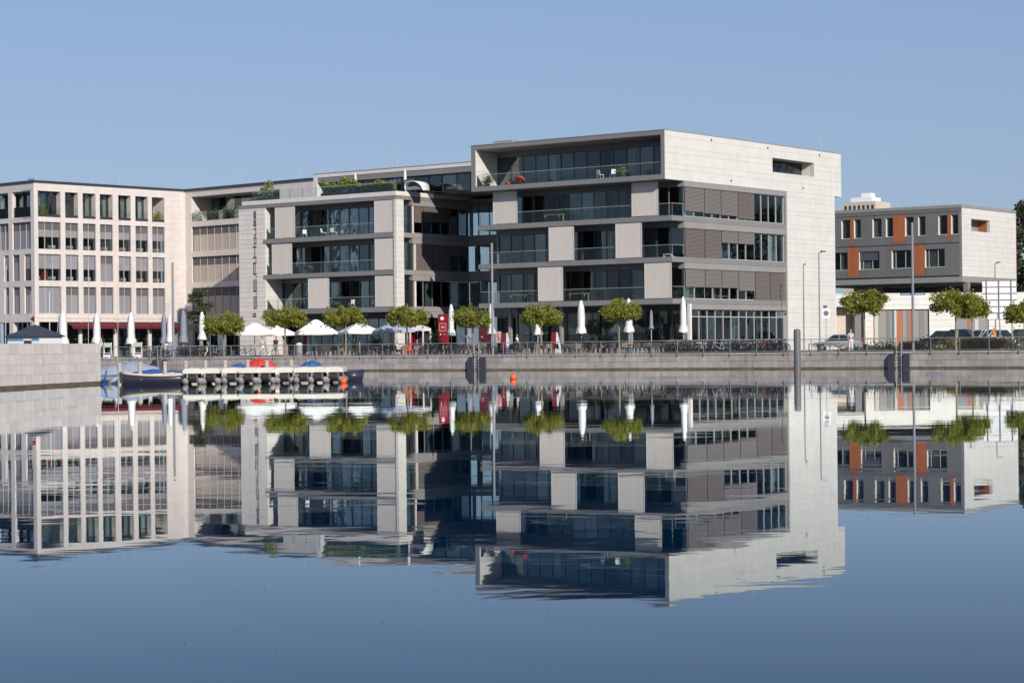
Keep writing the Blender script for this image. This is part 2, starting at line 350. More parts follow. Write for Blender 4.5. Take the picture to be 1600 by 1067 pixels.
# quay wall, block by block
qr = -Q.th
quay = thing('quay_wall', 'long grey stone quay wall along the promenade with brown waterline', 'wall', Q.w(0, 0, 0), qr)
LAD = [Q.fx(746.5, 565)[0], Q.fx(1405.5, 565)[0]]
box(quay, 'backing', M_joint, -400, 400, 0.06, 0.55, -2.0, GZ - 0.02)
box(quay, 'algae_band', M_algae, -400, 400, 0.02, 0.07, -0.6, 0.13)
rq = random.Random(3)
for (z0, z1, ln, off) in ((0.13, 0.62, 2.0, 0.0), (0.64, 1.12, 2.0, 0.9)):
    a = -58.0 + off
    while a < 56:
        l = ln * rq.choice((1, 1, 1, 0.75, 1.25)); e = rq.uniform(-0.012, 0.012)
        box(quay, 'stone_block', M_quay, a + 0.012, a + l - 0.012, e, 0.065, z0, z1); a += l
a = -58.0
while a < 56:
    box(quay, 'coping_stone', M_quay, a + 0.01, a + 2.49, -0.06, 0.56, 1.14, GZ + 0.004 + rq.uniform(0, .004)); a += 2.5
for L0, L1 in ((-400, -58), (57.5, 400)): box(quay, 'plain_wall', M_quay, L0, L1, 0.0, 0.06, 0.13, GZ)
# a small plate on the wall and rust streaks are part of the quay
lx = Q.fx(1460, 566)[0]; box(quay, 'wall_plate', M_steel, lx - 0.6, lx + 0.6, -0.035, -0.015, 0.36, 0.62)

def railing(l0, l1, label):
    t = thing('quay_railing', label, 'railing', Q.w(l0, 0.0, GZ), qr, 'quay railing sections')
    W = l1 - l0; n = round(W / 2.3); p = W / n
    pm = CACHE.get('post') or MB().box(-0.02, 0.02, -0.035, 0.02, -0.22, 0.98).box(-0.03, 0.03, -0.05, 0.0, -0.22, -0.05).mesh('post', M_pole); CACHE['post'] = pm
    for i in range(n + 1): link('post', pm, t, (i * p, -0.085, 0))
    MB().tube([(0, -0.09, 1.0), (W, -0.09, 1.0)], 0.032, 8).obj('handrail', M_steel, t)
    MB().box(0, W, -0.105, -0.085, 0.09, 0.13).obj('lower_rail', M_pole, t)
    for k in range(1, 5): MB().tube([(0, -0.095, 0.13 + k * 0.165), (W, -0.095, 0.13 + k * 0.165)], 0.006, 4).obj('wire', M_steel, t)
railing(-58, LAD[0] - 0.25, 'grey steel railing on the quay, left of the middle ladder')
railing(LAD[0] + 0.25, LAD[1] - 0.25, 'grey steel railing on the quay between the two ladders')
railing(LAD[1] + 0.25, 56, 'grey steel railing on the quay, right of the right-hand ladder')
LAD3 = Q.fx(251, 565)[0]
for lad, px, lab in ((LAD3, 251, 'steel ladder on the quay behind the moored boats at left'), (LAD[0], 746, 'steel ladder on the quay between dark fender-and-shade panels, beside the middle pole'), (LAD[1], 1405, 'steel ladder on the quay between dark fender-and-shade panels at the right pole')):
    t = thing('quay_ladder', lab, 'ladder', Q.w(lad, -0.2, 0), qr, 'quay ladders')
    for s in (-1, 1):
        MB().tube([(s * 0.2, 0, -0.8), (s * 0.2, 0, 2.3), (s * 0.2, 0.3, 2.42)], 0.035, 8).obj('rail', M_steel, t)
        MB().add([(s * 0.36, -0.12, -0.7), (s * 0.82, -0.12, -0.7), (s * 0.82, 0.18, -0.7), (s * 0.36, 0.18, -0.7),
                  (s * 0.36, -0.12, 1.08 if s > 0 else 1.05), (s * 0.82, -0.12, 1.08 if s > 0 else 0.85), (s * 0.82, 0.13, 1.1), (s * 0.36, 0.13, 1.1)], CUBE_F).obj('fender_shade_panel', M_navy, t)  # dark fender panels stand in for the niche shade, slanted tops included
    for k in range(9): MB().tube([(-0.2, 0, -0.5 + k * 0.25), (0.2, 0, -0.5 + k * 0.25)], 0.02, 6).obj('rung', M_steel, t)

# the near pier wall at far left, running away from the camera
pa, pb = Vector((-27.25, 111.6)), Vector((-24.85, 126.4))
pd = (pb - pa).normalized(); PT = math.atan2(pd.x, pd.y)
pier = thing('pier_wall', 'pale stone block pier wall at the left edge of the water', 'wall', (pb.x, pb.y, 0), -PT)   # local y runs away from the camera
box(pier, 'backing', M_joint, -3.2, -0.05, -40, -0.05, -1.5, 2.36)
box(pier, 'algae_band', M_algae, -0.05, -0.03, -40, -0.02, -0.6, 0.16)
rp = random.Random(5)
for i, (z0, z1) in enumerate(((0.16, 0.70), (0.71, 1.26), (1.27, 1.84), (1.85, 2.42))):
    a = 0.0 - (0.7 if i % 2 else 0.0); first = True
    while a > -30:
        l = rp.choice((1.5, 1.9, 1.9, 2.3))
        if a == 0.0 or a == -0.7: 
            if a == -0.7: box(pier, 'stone_block', M_pier, -0.06, rp.uniform(-.012, .008), -0.69, 0.0, z0, z1)
        box(pier, 'stone_block', M_pier, -0.06, rp.uniform(-.012, .008), a - l + 0.012, a - 0.012, z0, z1); a -= l
    box(pier, 'end_block', M_pier, -3.2, -0.075, -0.05, 0.02, z0, z1)
tag(link('pier_top', mesh('pier_top', [tuple(Matrix.Rotation(-PT, 4, 'Z') @ Vector(v) + Vector((pb.x, pb.y, 0))) for v in ((-3.3, -40, 2.425), (-0.01, -40, 2.425), (-0.01, 0, 2.425), (-3.3, 0, 2.425))], [(0, 1, 2, 3)], M_pave)), kind='structure')
def panes_y(parent, m, y0, y1, x, z0, z1, pitch, fm, fw=0.07, rnd=random, transom=None, edges=None):
    """a glazed wall that runs in depth and faces right"""
    n = max(1, round((y1 - y0) / pitch)); p = (y1 - y0) / n
    for i in range(n + 1):
        ym = y0 + i * p; box(parent, 'mullion', fm, x - 0.09, x + 0.05, ym - fw / 2, ym + fw / 2, z0 + 0.06, z1 - 0.06)
    box(parent, 'frame_rail', fm, x - 0.092, x + 0.052, y0 - fw / 2, y1 + fw / 2, z1 - 0.06, z1)
    box(parent, 'frame_rail', fm, x - 0.092, x + 0.052, y0 - fw / 2, y1 + fw / 2, z0, z0 + 0.06)
    if transom: box(parent, 'transom', fm, x - 0.08, x + 0.047, y0, y1, transom - 0.04, transom + 0.04)
    for i in range(n):
        a, b = y0 + i * p + fw / 2, y0 + (i + 1) * p - fw / 2
        for (u, v) in (((z0 + 0.06, transom - 0.04), (transom + 0.04, z1 - 0.06)) if transom else ((z0 + 0.06, z1 - 0.06),)):
            box(parent, 'pane', m, x - 0.02, x, a, b, u, v, rot=(0, rnd.uniform(-.004, .004), rnd.uniform(-.008, .008)))
def rods(parent, spots):
    k = 'rod'
    if k not in CACHE: CACHE[k] = MB().tube([(0, 0, 0), (0, 0, 1)], [0.03, 0.018], 6).box(-0.12, 0.12, -0.12, 0.12, 0, 0.04).mesh('rod', M_mullL)
    for x, y, z, h in spots: link('lightning_rod', CACHE[k], parent, (x, y, z), None, (1, 1, h))

# ------------------------------------------------------------------ the white building with the projecting top box
C = Frame(14.2125, 192.0, 0.652)
c = thing('white_office_building', 'white and grey building with projecting top-floor box and sliding screen panels', 'building', C.w(0, 0, 0), -C.th)
L = -22.7; rc = random.Random(11)
box(c, 'roof_slab', M_metal, L, -0.06, 0.0, 33.5, 21.30, 21.70)
box(c, 'roof_coping', M_metal2, L - 0.03, 0.03, -0.04, 33.6, 21.702, 21.77)
box(c, 'box_floor_slab', M_metal, L, -0.06, 0.0, 33.5, 17.20, 17.66)
box(c, 'box_left_wall', M_metal, L, L + 0.5, 0.0, 33.5, 17.662, 21.298)
for (a, b, z0, z1) in ((0.0, 19.45, 17.662, 21.298), (27.8, 33.5, 17.662, 21.298), (19.452, 27.798, 17.662, 19.0), (19.452, 27.798, 20.4, 21.298)):
    box(c, 'box_right_wall', M_metal if a == 0 else M_jointW, -0.45, -0.06, a, b, z0, z1)
HOLE = (19.45, 27.8, 19.0, 20.4)
courses(c, M_white, 'y', 0.0, 33.55, 17.2, 21.69, 0.0, (0.95, 0.55), (2.2, 3.4), holes=[HOLE], seed=21, gap=0.013)
courses(c, M_white, 'y', 22.2, 32.1, GZ, 17.2, 0.0, (0.95, 0.45), (2.2, 3.6), seed=22, gap=0.013)
box(c, 'stone_wall', M_jointW, -0.5, -0.055, 22.2, 32.05, GZ, 17.19)
box(c, 'wall_end', M_white, -0.5, -0.056, 32.052, 32.11, GZ, 17.19)
box(c, 'box_end_wall', M_metal, L, -0.056, 33.502, 33.56, 17.2, 21.69)
# slot window in the white side
box(c, 'reveal', M_white, -1.7, -0.46, 27.802, 27.95, 18.98, 20.42); box(c, 'reveal', M_metal, -1.7, -0.46, 19.3, 19.448, 18.98, 20.42)
box(c, 'reveal', M_metal, -1.7, -0.46, 19.3, 27.95, 20.402, 20.5); box(c, 'sill', M_white, -1.7, 0.03, 19.3, 27.95, 18.93, 18.995)
panes_y(c, M_glass, 19.45, 27.8, -1.5, 19.0, 20.4, 1.35, M_dark, rnd=rc)
for y in (21.0, 24.3): box(c, 'curtain', M_curt, -1.9, -1.85, y, y + 1.1, 19.02, 20.3)
for (px, py) in ((1111, 219), (1199, 231), (1280, 242.5), (1142, 282.5), (1254, 294)):
    y, z = C.sy(px, py); box(c, 'overflow_spout', M_dark, -0.02, 0.09, y - 0.07, y + 0.07, z - 0.07, z + 0.07)
# top-floor loggia
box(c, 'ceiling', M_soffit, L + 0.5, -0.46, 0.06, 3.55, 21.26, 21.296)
courses(c, M_white, 'y', 0.03, 3.5, 17.68, 21.26, L + 0.56, (0.95, 0.55), (1.6, 2.4), seed=4, name='lining_panel')
box(c, 'header_band', M_metal, L + 0.57, -0.46, 3.5, 3.8, 20.72, 21.258)
panes_x(c, M_glass, L + 0.62, -0.52, 3.6, 17.67, 20.72, 1.5, M_dark, curt=0.55, rnd=rc)
box(c, 'interior_wall', M_core, L + 0.57, -0.46, 9.5, 9.7, 17.67, 21.29)
box(c, 'side_wall', M_dark, -0.50, -0.455, 0.1, 3.55, 17.67, 21.25)
balustrade(c, L + 0.56, -0.47, 0.18, 17.665, 1.12, 1.9)
# floors below
SL = ((13.45, 13.93), (9.63, 10.10), (5.77, 6.25))
for (z0, z1) in SL: box(c, 'balcony_slab', M_metal, L - 0.05, -0.02, 1.05, 31.9, z0, z1)
WIN = ((13.94, 16.70, 17.19), (10.11, 12.84, 13.44), (6.26, 9.06, 9.62))
for (z0, z1, zt) in WIN: box(c, 'fascia_band', M_metal2, -0.75, -0.05, 3.25, 22.15, z1, zt)
box(c, 'fascia_band', M_metal2, -0.75, -0.05, 4.3, 22.15, 5.28, 5.76)
box(c, 'corner_trim', M_metal2, -0.3, -0.015, 21.93, 22.19, 5.0, 17.19)
PAN = (((-20.89, -17.97), (-4.49, -1.58)), ((-14.14, -11.22), (-6.35, -3.44)), ((-15.48, -12.57), (-3.13, -0.19)))
BAY = (3.5, 6.95, 9.95, 13.05, 16.15, 19.0, 21.9)
CFG = ((('g', .82), ('g', .84), ('g', .86), ('b', .93), (None, 0), (None, 0)),
       (('b', 1), ('b', 1), ('g', .42), ('g', .42), (None, 0), (None, 0)),
       (('g', .60), ('g', .60), ('g', .60), ('g', .68), ('b', 1), ('b', 1)))
for f in range(3):
    z0, z1, zt = WIN[f]
    for (a, b) in PAN[f]:
        box(c, 'screen_panel', M_panel, a + 0.03, b - 0.03, 1.12, 1.2, z0 + 0.05, zt - 0.06)
        for xx in (a, b - 0.03): box(c, 'panel_frame', M_mullL, xx, xx + 0.03, 1.09, 1.22, z0 + 0.03, zt - 0.04)
    cur = L + 0.05
    for (a, b) in list(PAN[f]) + [(-0.08, 0)]:
        if a - cur > 0.3: balustrade(c, cur, a - 0.02, 1.24, z0, 1.1, 1.6)
        cur = b + 0.02
    balustrade_y(c, -0.1, 1.27, 3.2, z0)
    panes_x(c, M_glass, L + 0.75, -0.45, 3.5, z0, zt - 0.45, 1.46, M_dark if f else M_mull, curt=0.55, rnd=rc)
    box(c, 'header_band', M_metal, L + 0.7, -0.4, 3.45, 3.7, zt - 0.448, zt)
    box(c, 'corner_post', M_dark, -0.42, -0.22, 3.28, 3.46, z0, z1)
    for i in range(6):
        a, b = BAY[i], BAY[i + 1]; k, d = CFG[f][i]
        panes_y(c, M_glass, a, b, -0.3, z0, z1, 1.5, M_mullL, 0.08, rnd=rc)
        if k: slats(c, 'blind', M_blindG if k == 'g' else M_blindB, 'y', a + 0.05, b - 0.05, -0.16, z1 - (z1 - z0) * d, z1, 0.12)
        if rc.random() < .75: box(c, 'desk', M_paint, -1.6, -0.8, a + 0.5, b - 0.7, z0 + 0.3, z0 + 0.36)
        if rc.random() < .6: box(c, 'curtain', M_curt, -0.55, -0.5, a + 0.2, a + rc.uniform(0.7, 1.2), z0 + .05, z1 - .05)
    box(c, 'core_wall', M_core, L + 0.7, -6.0, 9.0, 31.8, z0, zt - 0.002)
    for xx in (-18.5, -14.2, -9.6, -5.2): box(c, 'partition', M_core, xx - 0.08, xx + 0.08, 4.2, 8.9, z0, zt - 0.002)
    for yy in (10.0, 16.2, 22.1): box(c, 'partition', M_core, -5.9, -1.2, yy, yy + 0.15, z0, zt - 0.002)
    box(c, 'left_wall', M_metal, L + 0.45, L + 0.65, 3.4, 31.8, z0, zt)
# ground floor
panes_x(c, M_glass, L + 0.6, -0.4, 6.5, GZ, 5.25, 1.6, M_dark, rnd=rc, curt=0.15)
box(c, 'header_band', M_dark, L + 0.6, -0.4, 6.45, 6.8, 5.25, 5.76)
panes_y(c, M_glass, 4.6, 21.9, -0.35, GZ, 5.27, 1.46, M_mullL, 0.07, rnd=rc, transom=4.6)
box(c, 'core_wall', M_core, L + 0.7, -7.0, 12.0, 31.8, GZ, 5.7)
box(c, 'left_wall', M_metal, L + 0.45, L + 0.65, 6.4, 31.8, GZ, 5.7)
for y in (8.0, 14.2, 18.5): box(c, 'inner_column', mat('pale_green_column', (0.42, 0.50, 0.34), 0.6), -1.8, -1.45, y, y + 0.35, GZ, 5.7)
for px in (1078, 986, 878, 798): 
    lx = C.fx(px, 510, 3.2)[0]; box(c, 'column', M_lime if px == 1078 else M_metal2, lx - 0.15, lx + 0.15, 3.0, 3.3, GZ, 5.76)
box(c, 'entrance_pillar', M_metal, -0.7, -0.1, 4.02, 4.28, GZ, 5.27)
# set-back link facade towards the neighbour, mostly in shade
for (z0, z1) in ((17.2, 17.66), (12.75, 13.78), (8.95, 9.95), (5.2, 6.17)): box(c, 'link_band', M_metal, -34.3, -22.3, 13.6, 22.0, z0, z1)
for (z0, z1) in ((13.78, 17.2), (9.95, 12.75), (6.17, 8.95), (GZ, 5.2)):
    panes_x(c, M_glass, -34.2, -22.4, 13.8, z0, z1, 1.45, M_dark, curt=0.55, rnd=rc)
    box(c, 'core_wall', M_core, -34.0, -22.4, 18.5, 21.9, z0, z1)
lx0 = C.fx(772, 220, 7)[0]; lx1 = C.fx(806, 220, 7)[0]
box(c, 'roof_plant_box', M_brick, lx0, lx1 - 0.5, 7.0, 9.5, 21.77, 22.75); box(c, 'roof_plant_cap', M_metal2, lx0 - .05, lx1 - 0.45, 6.95, 9.55, 22.752, 22.82)
rods(c, [(lx0 - 0.4, 6, 21.77, 2.6), (C.fx(862, 210, 3)[0], 3, 21.77, 1.2), (-0.6, C.sy(1290, 230)[0], 21.77, 2.0), (-3, 20, 21.77, 1.4)])
# terrace things on the top-floor balcony
def chair_mesh(m):
    mb = MB().box(-0.24, 0.24, -0.24, 0.24, 0.42, 0.46).box(-0.24, 0.24, 0.21, 0.25, 0.46, 0.9)
    for sx in (-.22, .22):
        for sy in (-.22, .22): mb.box(sx - .02, sx + .02, sy - .02, sy + .02, 0, 0.42)
        mb.box(sx - .02, sx + .02, -.24, .24, 0.62, 0.65)
    return mb.mesh('garden_chair', m)
def chair(m, loc, rz, label, group=None, name='garden_chair'):
    k = ('chairparts', m.name)
    if k not in CACHE:
        lg = MB().box(-.018, .018, -.018, .018, 0, 0.43).mesh('leg', M_steel if m is not M_paint else m)
        CACHE[k] = (MB().box(-0.23, 0.23, -0.23, 0.23, 0.43, 0.47).mesh('seat', m),
                    MB().add([(-.23, .2, .47), (.23, .2, .47), (.23, .24, .47), (-.23, .24, .47), (-.23, .27, .88), (.23, .27, .88), (.23, .31, .88), (-.23, .31, .88)], CUBE_F).mesh('backrest', m), lg)
    t = thing(name, label, 'chair', loc, rz, group); a, b, lg = CACHE[k]
    link('seat', a, t); link('backrest', b, t)
    for sx in (-.2, .2):
        for sy in (-.2, .2): link('leg', lg, t, (sx, sy, 0))
    return t
for (px, rz, lab) in ((938, 2.2, 'white garden chair on the top-floor balcony, left one of the pair'), (957, 3.5, 'white garden chair on the top-floor balcony, right one of the pair')):
    chair(M_paint, C.w(C.fx(px, 268, 1.3)[0], 1.3, 17.665), rz, lab, 'white chairs on the top balcony')
def leaf_cloud(name, m, n, size, shape, seed, parent=None, loc=(0, 0, 0), rot=None):
    """leaf-sized faces; shape(rnd) gives a point"""
    rnd = random.Random(seed); V = []; Fc = []
    for i in range(n):
        p = Vector(shape(rnd)); s = size * rnd.uniform(0.6, 1.3)
        u = Vector((rnd.gauss(0, 1), rnd.gauss(0, 1), rnd.gauss(0, .7))).normalized(); w = u.orthogonal().normalized()
        w = (Matrix.Rotation(rnd.uniform(0, 6.28), 3, u) @ w); q = u.cross(w)
        b = len(V); V += [p - w * s * .5, p + q * s * .32 + u * s * .08, p + w * s * .55, p - q * s * .32 + u * s * .08]; Fc.append((b, b + 1, b + 2, b + 3))
    me = mesh(name, V, Fc, m); return link(name, me, parent, loc, rot)
def pot_plant(loc, h, w, label, m, seed, cat='plant', name='potted_plant'):
    t = thing(name, label, cat, loc)
    MB().lathe([(0.001, 0), (0.18, 0), (0.24, 0.42), (0.2, 0.42), (0.001, 0.38)], 10).obj('pot', mat('terracotta', (0.42, 0.2, 0.12), 0.8), t)
    leaf_cloud('foliage', m, 260, 0.16, lambda r: (r.gauss(0, w * .4), r.gauss(0, w * .4), 0.45 + abs(r.gauss(0, h * .35))), seed, t); return t
pot_plant(C.w(C.fx(972, 268, 1.2)[0], 1.2, 17.665), 0.7, 0.5, 'small green potted plant beside the white chairs on the top balcony', M_leafT, 31)
pot_plant(C.w(C.fx(763, 285, 1.2)[0], 1.2, 17.665), 1.0, 0.6, 'dark leafy potted plant at the left end of the top balcony', M_leafD, 32)
t = thing('beach_bag_seat', 'red beanbag seat on the top-floor balcony', 'beanbag', C.w(C.fx(812, 280, 1.0)[0], 1.0, 17.665))
MB().lathe([(0.001, 0), (0.5, 0.02), (0.62, 0.25), (0.5, 0.6), (0.25, 0.85), (0.001, 0.92)], 14).obj('cushion', M_tarpR, t, smooth=True)
MB().lathe([(0.001, 0), (0.4, 0.0), (0.46, 0.15), (0.34, 0.3), (0.001, 0.34)], 12, (-0.95, 0.1, 0)).obj('footstool', M_tarpR, t, smooth=True)
for (px, py, f, lab) in ((866, 346, 0, 'dark café table on the fourth-floor balcony of the white building'), (812, 470, 2, 'pale wooden table on the second-floor balcony, left of the screen panel'), (905, 463, 2, 'wooden table on the second-floor balcony, right of the left screen panel')):
    t = thing('balcony_table', lab, 'table', C.w(C.fx(px, py, 2.3)[0], 2.3, WIN[f][0]), -C.th)
    MB().box(-1.0, 1.0, -0.4, 0.4, 0.70, 0.75).obj('tabletop', M_wood, t)
    for sx in (-.85, .85):
        for sy in (-.32, .32): MB().box(sx - .04, sx + .04, sy - .04, sy + .04, 0, 0.7).obj('leg', M_wood, t)
t = thing('balcony_lounger', 'white and red lounge chair at the third-floor balcony corner', 'lounger', C.w(-1.0, 2.3, 10.105), -C.th)
MB().add([(-.7, -.3, .3), (.35, -.3, .22), (.35, .3, .22), (-.7, .3, .3), (-.7, -.3, .36), (.35, -.3, .28), (.35, .3, .28), (-.7, .3, .36)], CUBE_F).obj('seat', M_paint, t)
MB().add([(.3, -.3, .22), (.6, -.3, .9), (.6, .3, .9), (.3, .3, .22), (.24, -.3, .28), (.52, -.3, .95), (.52, .3, .95), (.24, .3, .28)], CUBE_F).obj('backrest', M_tarpR, t)
for sx in (-.6, .3): MB().box(sx - .03, sx + .03, -.28, .28, 0, 0.26).obj('leg', M_paint, t)

# ------------------------------------------------------------------ the lower neighbour with the vertical lettering
B = Frame(-11.7248, 214.0, 0.66)
b = thing('terrace_building', 'grey and white building with vertical wall lettering and planted roof terrace', 'building', B.w(0, 0, 0), -B.th)
rb = random.Random(17); LB = -22.65
box(b, 'roof_edge', M_lime, LB + 0.5, 0.0, 0.0, 24.0, 17.57, 18.0)
box(b, 'roof_fascia', M_metal, LB, -0.03, 0.03, 24.0, 17.18, 17.568)
box(b, 'terrace_deck', M_pave, LB + 0.9, -0.4, 0.4, 24.0, 18.0, 18.03)
box(b, 'end_wall', M_joint, LB + 0.05, -18.70, 0.06, 14.0, GZ, 17.17)
courses(b, M_lime, 'x', LB, -18.66, GZ, 17.17, 0.0, (0.62, 0.40, 0.55), (1.9, 4.2), th=0.055, gap=0.022, seed=9, name='stone_course')
courses(b, M_white, 'y', 0.06, 2.5, GZ, 17.17, -18.65, (0.62, 0.40, 0.55), (2.5, 2.6), th=0.05, seed=10, name='stone_course')
BS = ((13.30, 13.78), (9.48, 9.95), (5.67, 6.17))
for (z0, z1) in BS:
    box(b, 'balcony_slab', M_metal, -18.95, -0.37, -0.04, 14.0, z0, z1)
    box(b, 'side_band', M_metal2, -0.365, -0.02, 1.22, 11.9, z0, z1)
    box(b, 'side_band_lower', M_metal2, -0.5, -0.06, 2.6, 11.9, z0 - 0.6, z0 - 0.01)
box(b, 'side_band_lower', M_metal2, -0.5, -0.06, 2.6, 11.9, 16.62, 17.178)
box(b, 'corner_pillar', M_joint, -0.33, -0.05, 0.05, 1.2, GZ, 17.17)
courses(b, M_white, 'y', 0.0, 1.21, GZ, 17.17, 0.0, (0.62, 0.40, 0.55), (2, 3), th=0.048, seed=12, name='stone_course')
courses(b, M_lime, 'x', -0.34, -0.05, GZ, 17.17, 0.0, (0.62, 0.40, 0.55), (2, 3), th=0.048, seed=12, name='stone_course')
BP = (((-17.23, -14.37), (-3.01, -0.48)), ((-17.74, -14.85), (-3.0, -0.48)), ((-12.47, -9.53), (-3.0, -0.48)))
BW = ((13.79, 16.60, 17.17), (9.96, 12.68, 13.29), (6.18, 8.86, 9.47))
for f in range(3):
    z0, z1, zt = BW[f]
    for (p, q) in BP[f]:
        box(b, 'screen_panel', M_panel, p + 0.03, q - 0.03, 0.08, 0.16, z0 + 0.04, zt - 0.06)
        for xx in (p, q - 0.03): box(b, 'panel_frame', M_mullL, xx, xx + 0.03, 0.05, 0.18, z0 + 0.02, zt - 0.04)
    cur = -18.62
    for (p, q) in BP[f]:
        if p - cur > 0.3: balustrade(b, cur, p - 0.02, 0.2, z0, 1.1, 1.55)
        cur = q + 0.02
    panes_x(b, M_glass, -18.6, -0.6, 2.7, z0, zt - 0.4, 1.42, M_dark, curt=0.55, rnd=rb)
    box(b, 'header_band', M_metal, -18.64, -0.5, 2.65, 2.9, zt - 0.398, zt)
    box(b, 'core_wall', M_core, -18.6, -5.0, 8.0, 13.9, z0, zt)
    for xx in (-14.0, -9.1, -4.6): box(b, 'partition', M_core, xx - .08, xx + .08, 3.2, 7.9, z0, zt)
    box(b, 'corner_post', M_dark, -0.55, -0.2, 2.45, 2.72, z0, zt - 0.55)
    box(b, 'end_jamb', M_lime, -0.5, -0.14, 3.0 if f else 2.75, 3.25 if f else 2.95, z0, z1)
    panes_y(b, M_glass, 3.0, 11.9, -0.3, z0, z1, 1.48, M_mull, 0.08, rnd=rb)
    for (p, q, m, d) in (((3.0, 4.5, M_blindB, .60), (4.5, 8.9, M_blindB, .55)), ((3.0, 6.0, M_blindB, 1.0), (6.0, 8.9, M_blindB, 1.0), (8.9, 11.9, M_blindB, .38)), ())[f]:
        slats(b, 'blind', m, 'y', p + .04, q - .04, -0.16, z1 - (z1 - z0) * d, z1, 0.12)
    for yy in (5.2, 8.4): box(b, 'curtain', M_curt, -0.6, -0.55, yy, yy + 1.0, z0 + .1, z1 - .1)
panes_x(b, M_glass, -18.6, -0.6, 3.4, GZ, 5.1, 1.6, M_dark, curt=0.2, rnd=rb)
panes_y(b, M_glass, 3.4, 11.9, -0.6, GZ, 5.1, 1.6, M_dark, rnd=rb)
box(b, 'header_band', M_dark, -18.6, -0.5, 3.35, 3.7, 5.1, 5.66); box(b, 'core_wall', M_core, -18.6, -5, 8, 13.9, GZ, 5.6)
# penthouse set back on the roof
px0, zt = B.fx(489.5, 273.8, 4.0); px1, zt2 = B.fx(736, 252.6, 4.0); ZP = (zt + zt2) / 2
box(b, 'penthouse_roof', M_lime, px0, px1 + 2, 4.0, 20, ZP - 0.38, ZP); box(b, 'penthouse_coping', M_metal, px0 - .03, px1 + 2, 3.96, 20, ZP + .002, ZP + 0.06)
box(b, 'penthouse_fascia', M_metal, px0 + 0.5, px1 + 2, 4.06, 20, ZP - 0.95, ZP - 0.382)
box(b, 'penthouse_post', M_white, px0, px0 + 0.55, 4.0, 6.5, 18.03, ZP - 0.38)
panes_x(b, M_glass, px0 + 0.6, px1 + 1, 5.0, 18.03, ZP - 0.95, 1.8, M_dark, curt=0.2, rnd=rb)
box(b, 'penthouse_core', M_core, px0 + .6, px1 + 1, 8, 19.9, 18.03, ZP - .96)
balustrade(b, LB + 1.6, -0.35, 0.45, 18.03, 0.95, 1.9)
rods(b, [(B.fx(x, 270, 5)[0], 5, ZP + .06, h) for x, h in ((517, 1.9), (546, 1.7), (621, 2.3))])
# lettering, built as strokes on the stone courses: S.E.A.House, reading upwards
def glyph(parts, u0, u1, v0, v1):
    """strokes in letter space (u along reading direction, v up) -> wall: reading runs up, letter tops point left"""
    for (a, c_, d, e) in parts:
        ua, ub = u0 + (u1 - u0) * a, u0 + (u1 - u0) * c_; va, vb = v0 + (v1 - v0) * d, v0 + (v1 - v0) * e
        box(LET, 'stroke', M_letter, -vb, -va, -0.04, 0.0, ua, ub)
S5 = 0.12
GL = {'S': [(0, 1, 0, S5), (0, 1, .44, .56), (0, 1, 1 - S5, 1), (0, S5, .56, 1 - S5), (1 - S5, 1, S5, .44)],
      'E': [(0, S5, 0, 1), (S5, 1, 0, S5), (S5, 1, .44, .56), (S5, 1, 1 - S5, 1)],
      'A': [(0, S5, 0, 1 - S5), (1 - S5, 1, 0, 1 - S5), (0, 1, 1 - S5, 1), (S5, 1 - S5, .34, .46)],
      'H': [(0, S5, 0, 1), (1 - S5, 1, 0, 1), (S5, 1 - S5, .42, .56)],
      'o': [(0, 1, 0, .16), (0, 1, .84, 1), (0, .16, .16, .84), (.84, 1, .16, .84)],
      'u': [(0, 1, 0, .16), (0, .16, .16, 1), (.84, 1, .16, 1)],
      's': [(0, 1, 0, .16), (0, 1, .42, .58), (0, 1, .84, 1), (0, .16, .58, .84), (.84, 1, .16, .42)],
      'e': [(0, 1, 0, .14), (0, 1, .43, .57), (0, 1, .86, 1), (0, .14, .14, .86), (.86, 1, .57, .86)],
      '.': [(0, 1, 0, 1)]}
lxr = B.fx(401.2, 420)[0]; zl = lambda y: B.fx(398, y)[1]
for ch, ya, yb, hgt in (('S', 482.5, 463, .46), ('.', 460.2, 458, .11), ('E', 456, 436, .46), ('.', 433.6, 431.5, .11), ('A', 429.5, 410, .46), ('.', 408, 405.8, .11),
                        ('H', 403.5, 384.5, .46), ('o', 382, 370.7, .33), ('u', 368.5, 357, .33), ('s', 354.5, 343.3, .33), ('e', 341.5, 330, .33)):
    LET = link('letter', None, b, (lxr, -0.012, 0)); glyph(GL[ch], zl(ya), zl(yb), 0, hgt)
lx = B.fx(398, 492)[0]; box(b, 'red_plaque', M_redp, lx - .22, lx + .22, -0.05, -0.01, zl(495.5), zl(489.5)); box(b, 'plaque_mark', M_paint, lx - .1, lx + .1, -0.06, -0.05, zl(493.4), zl(492))
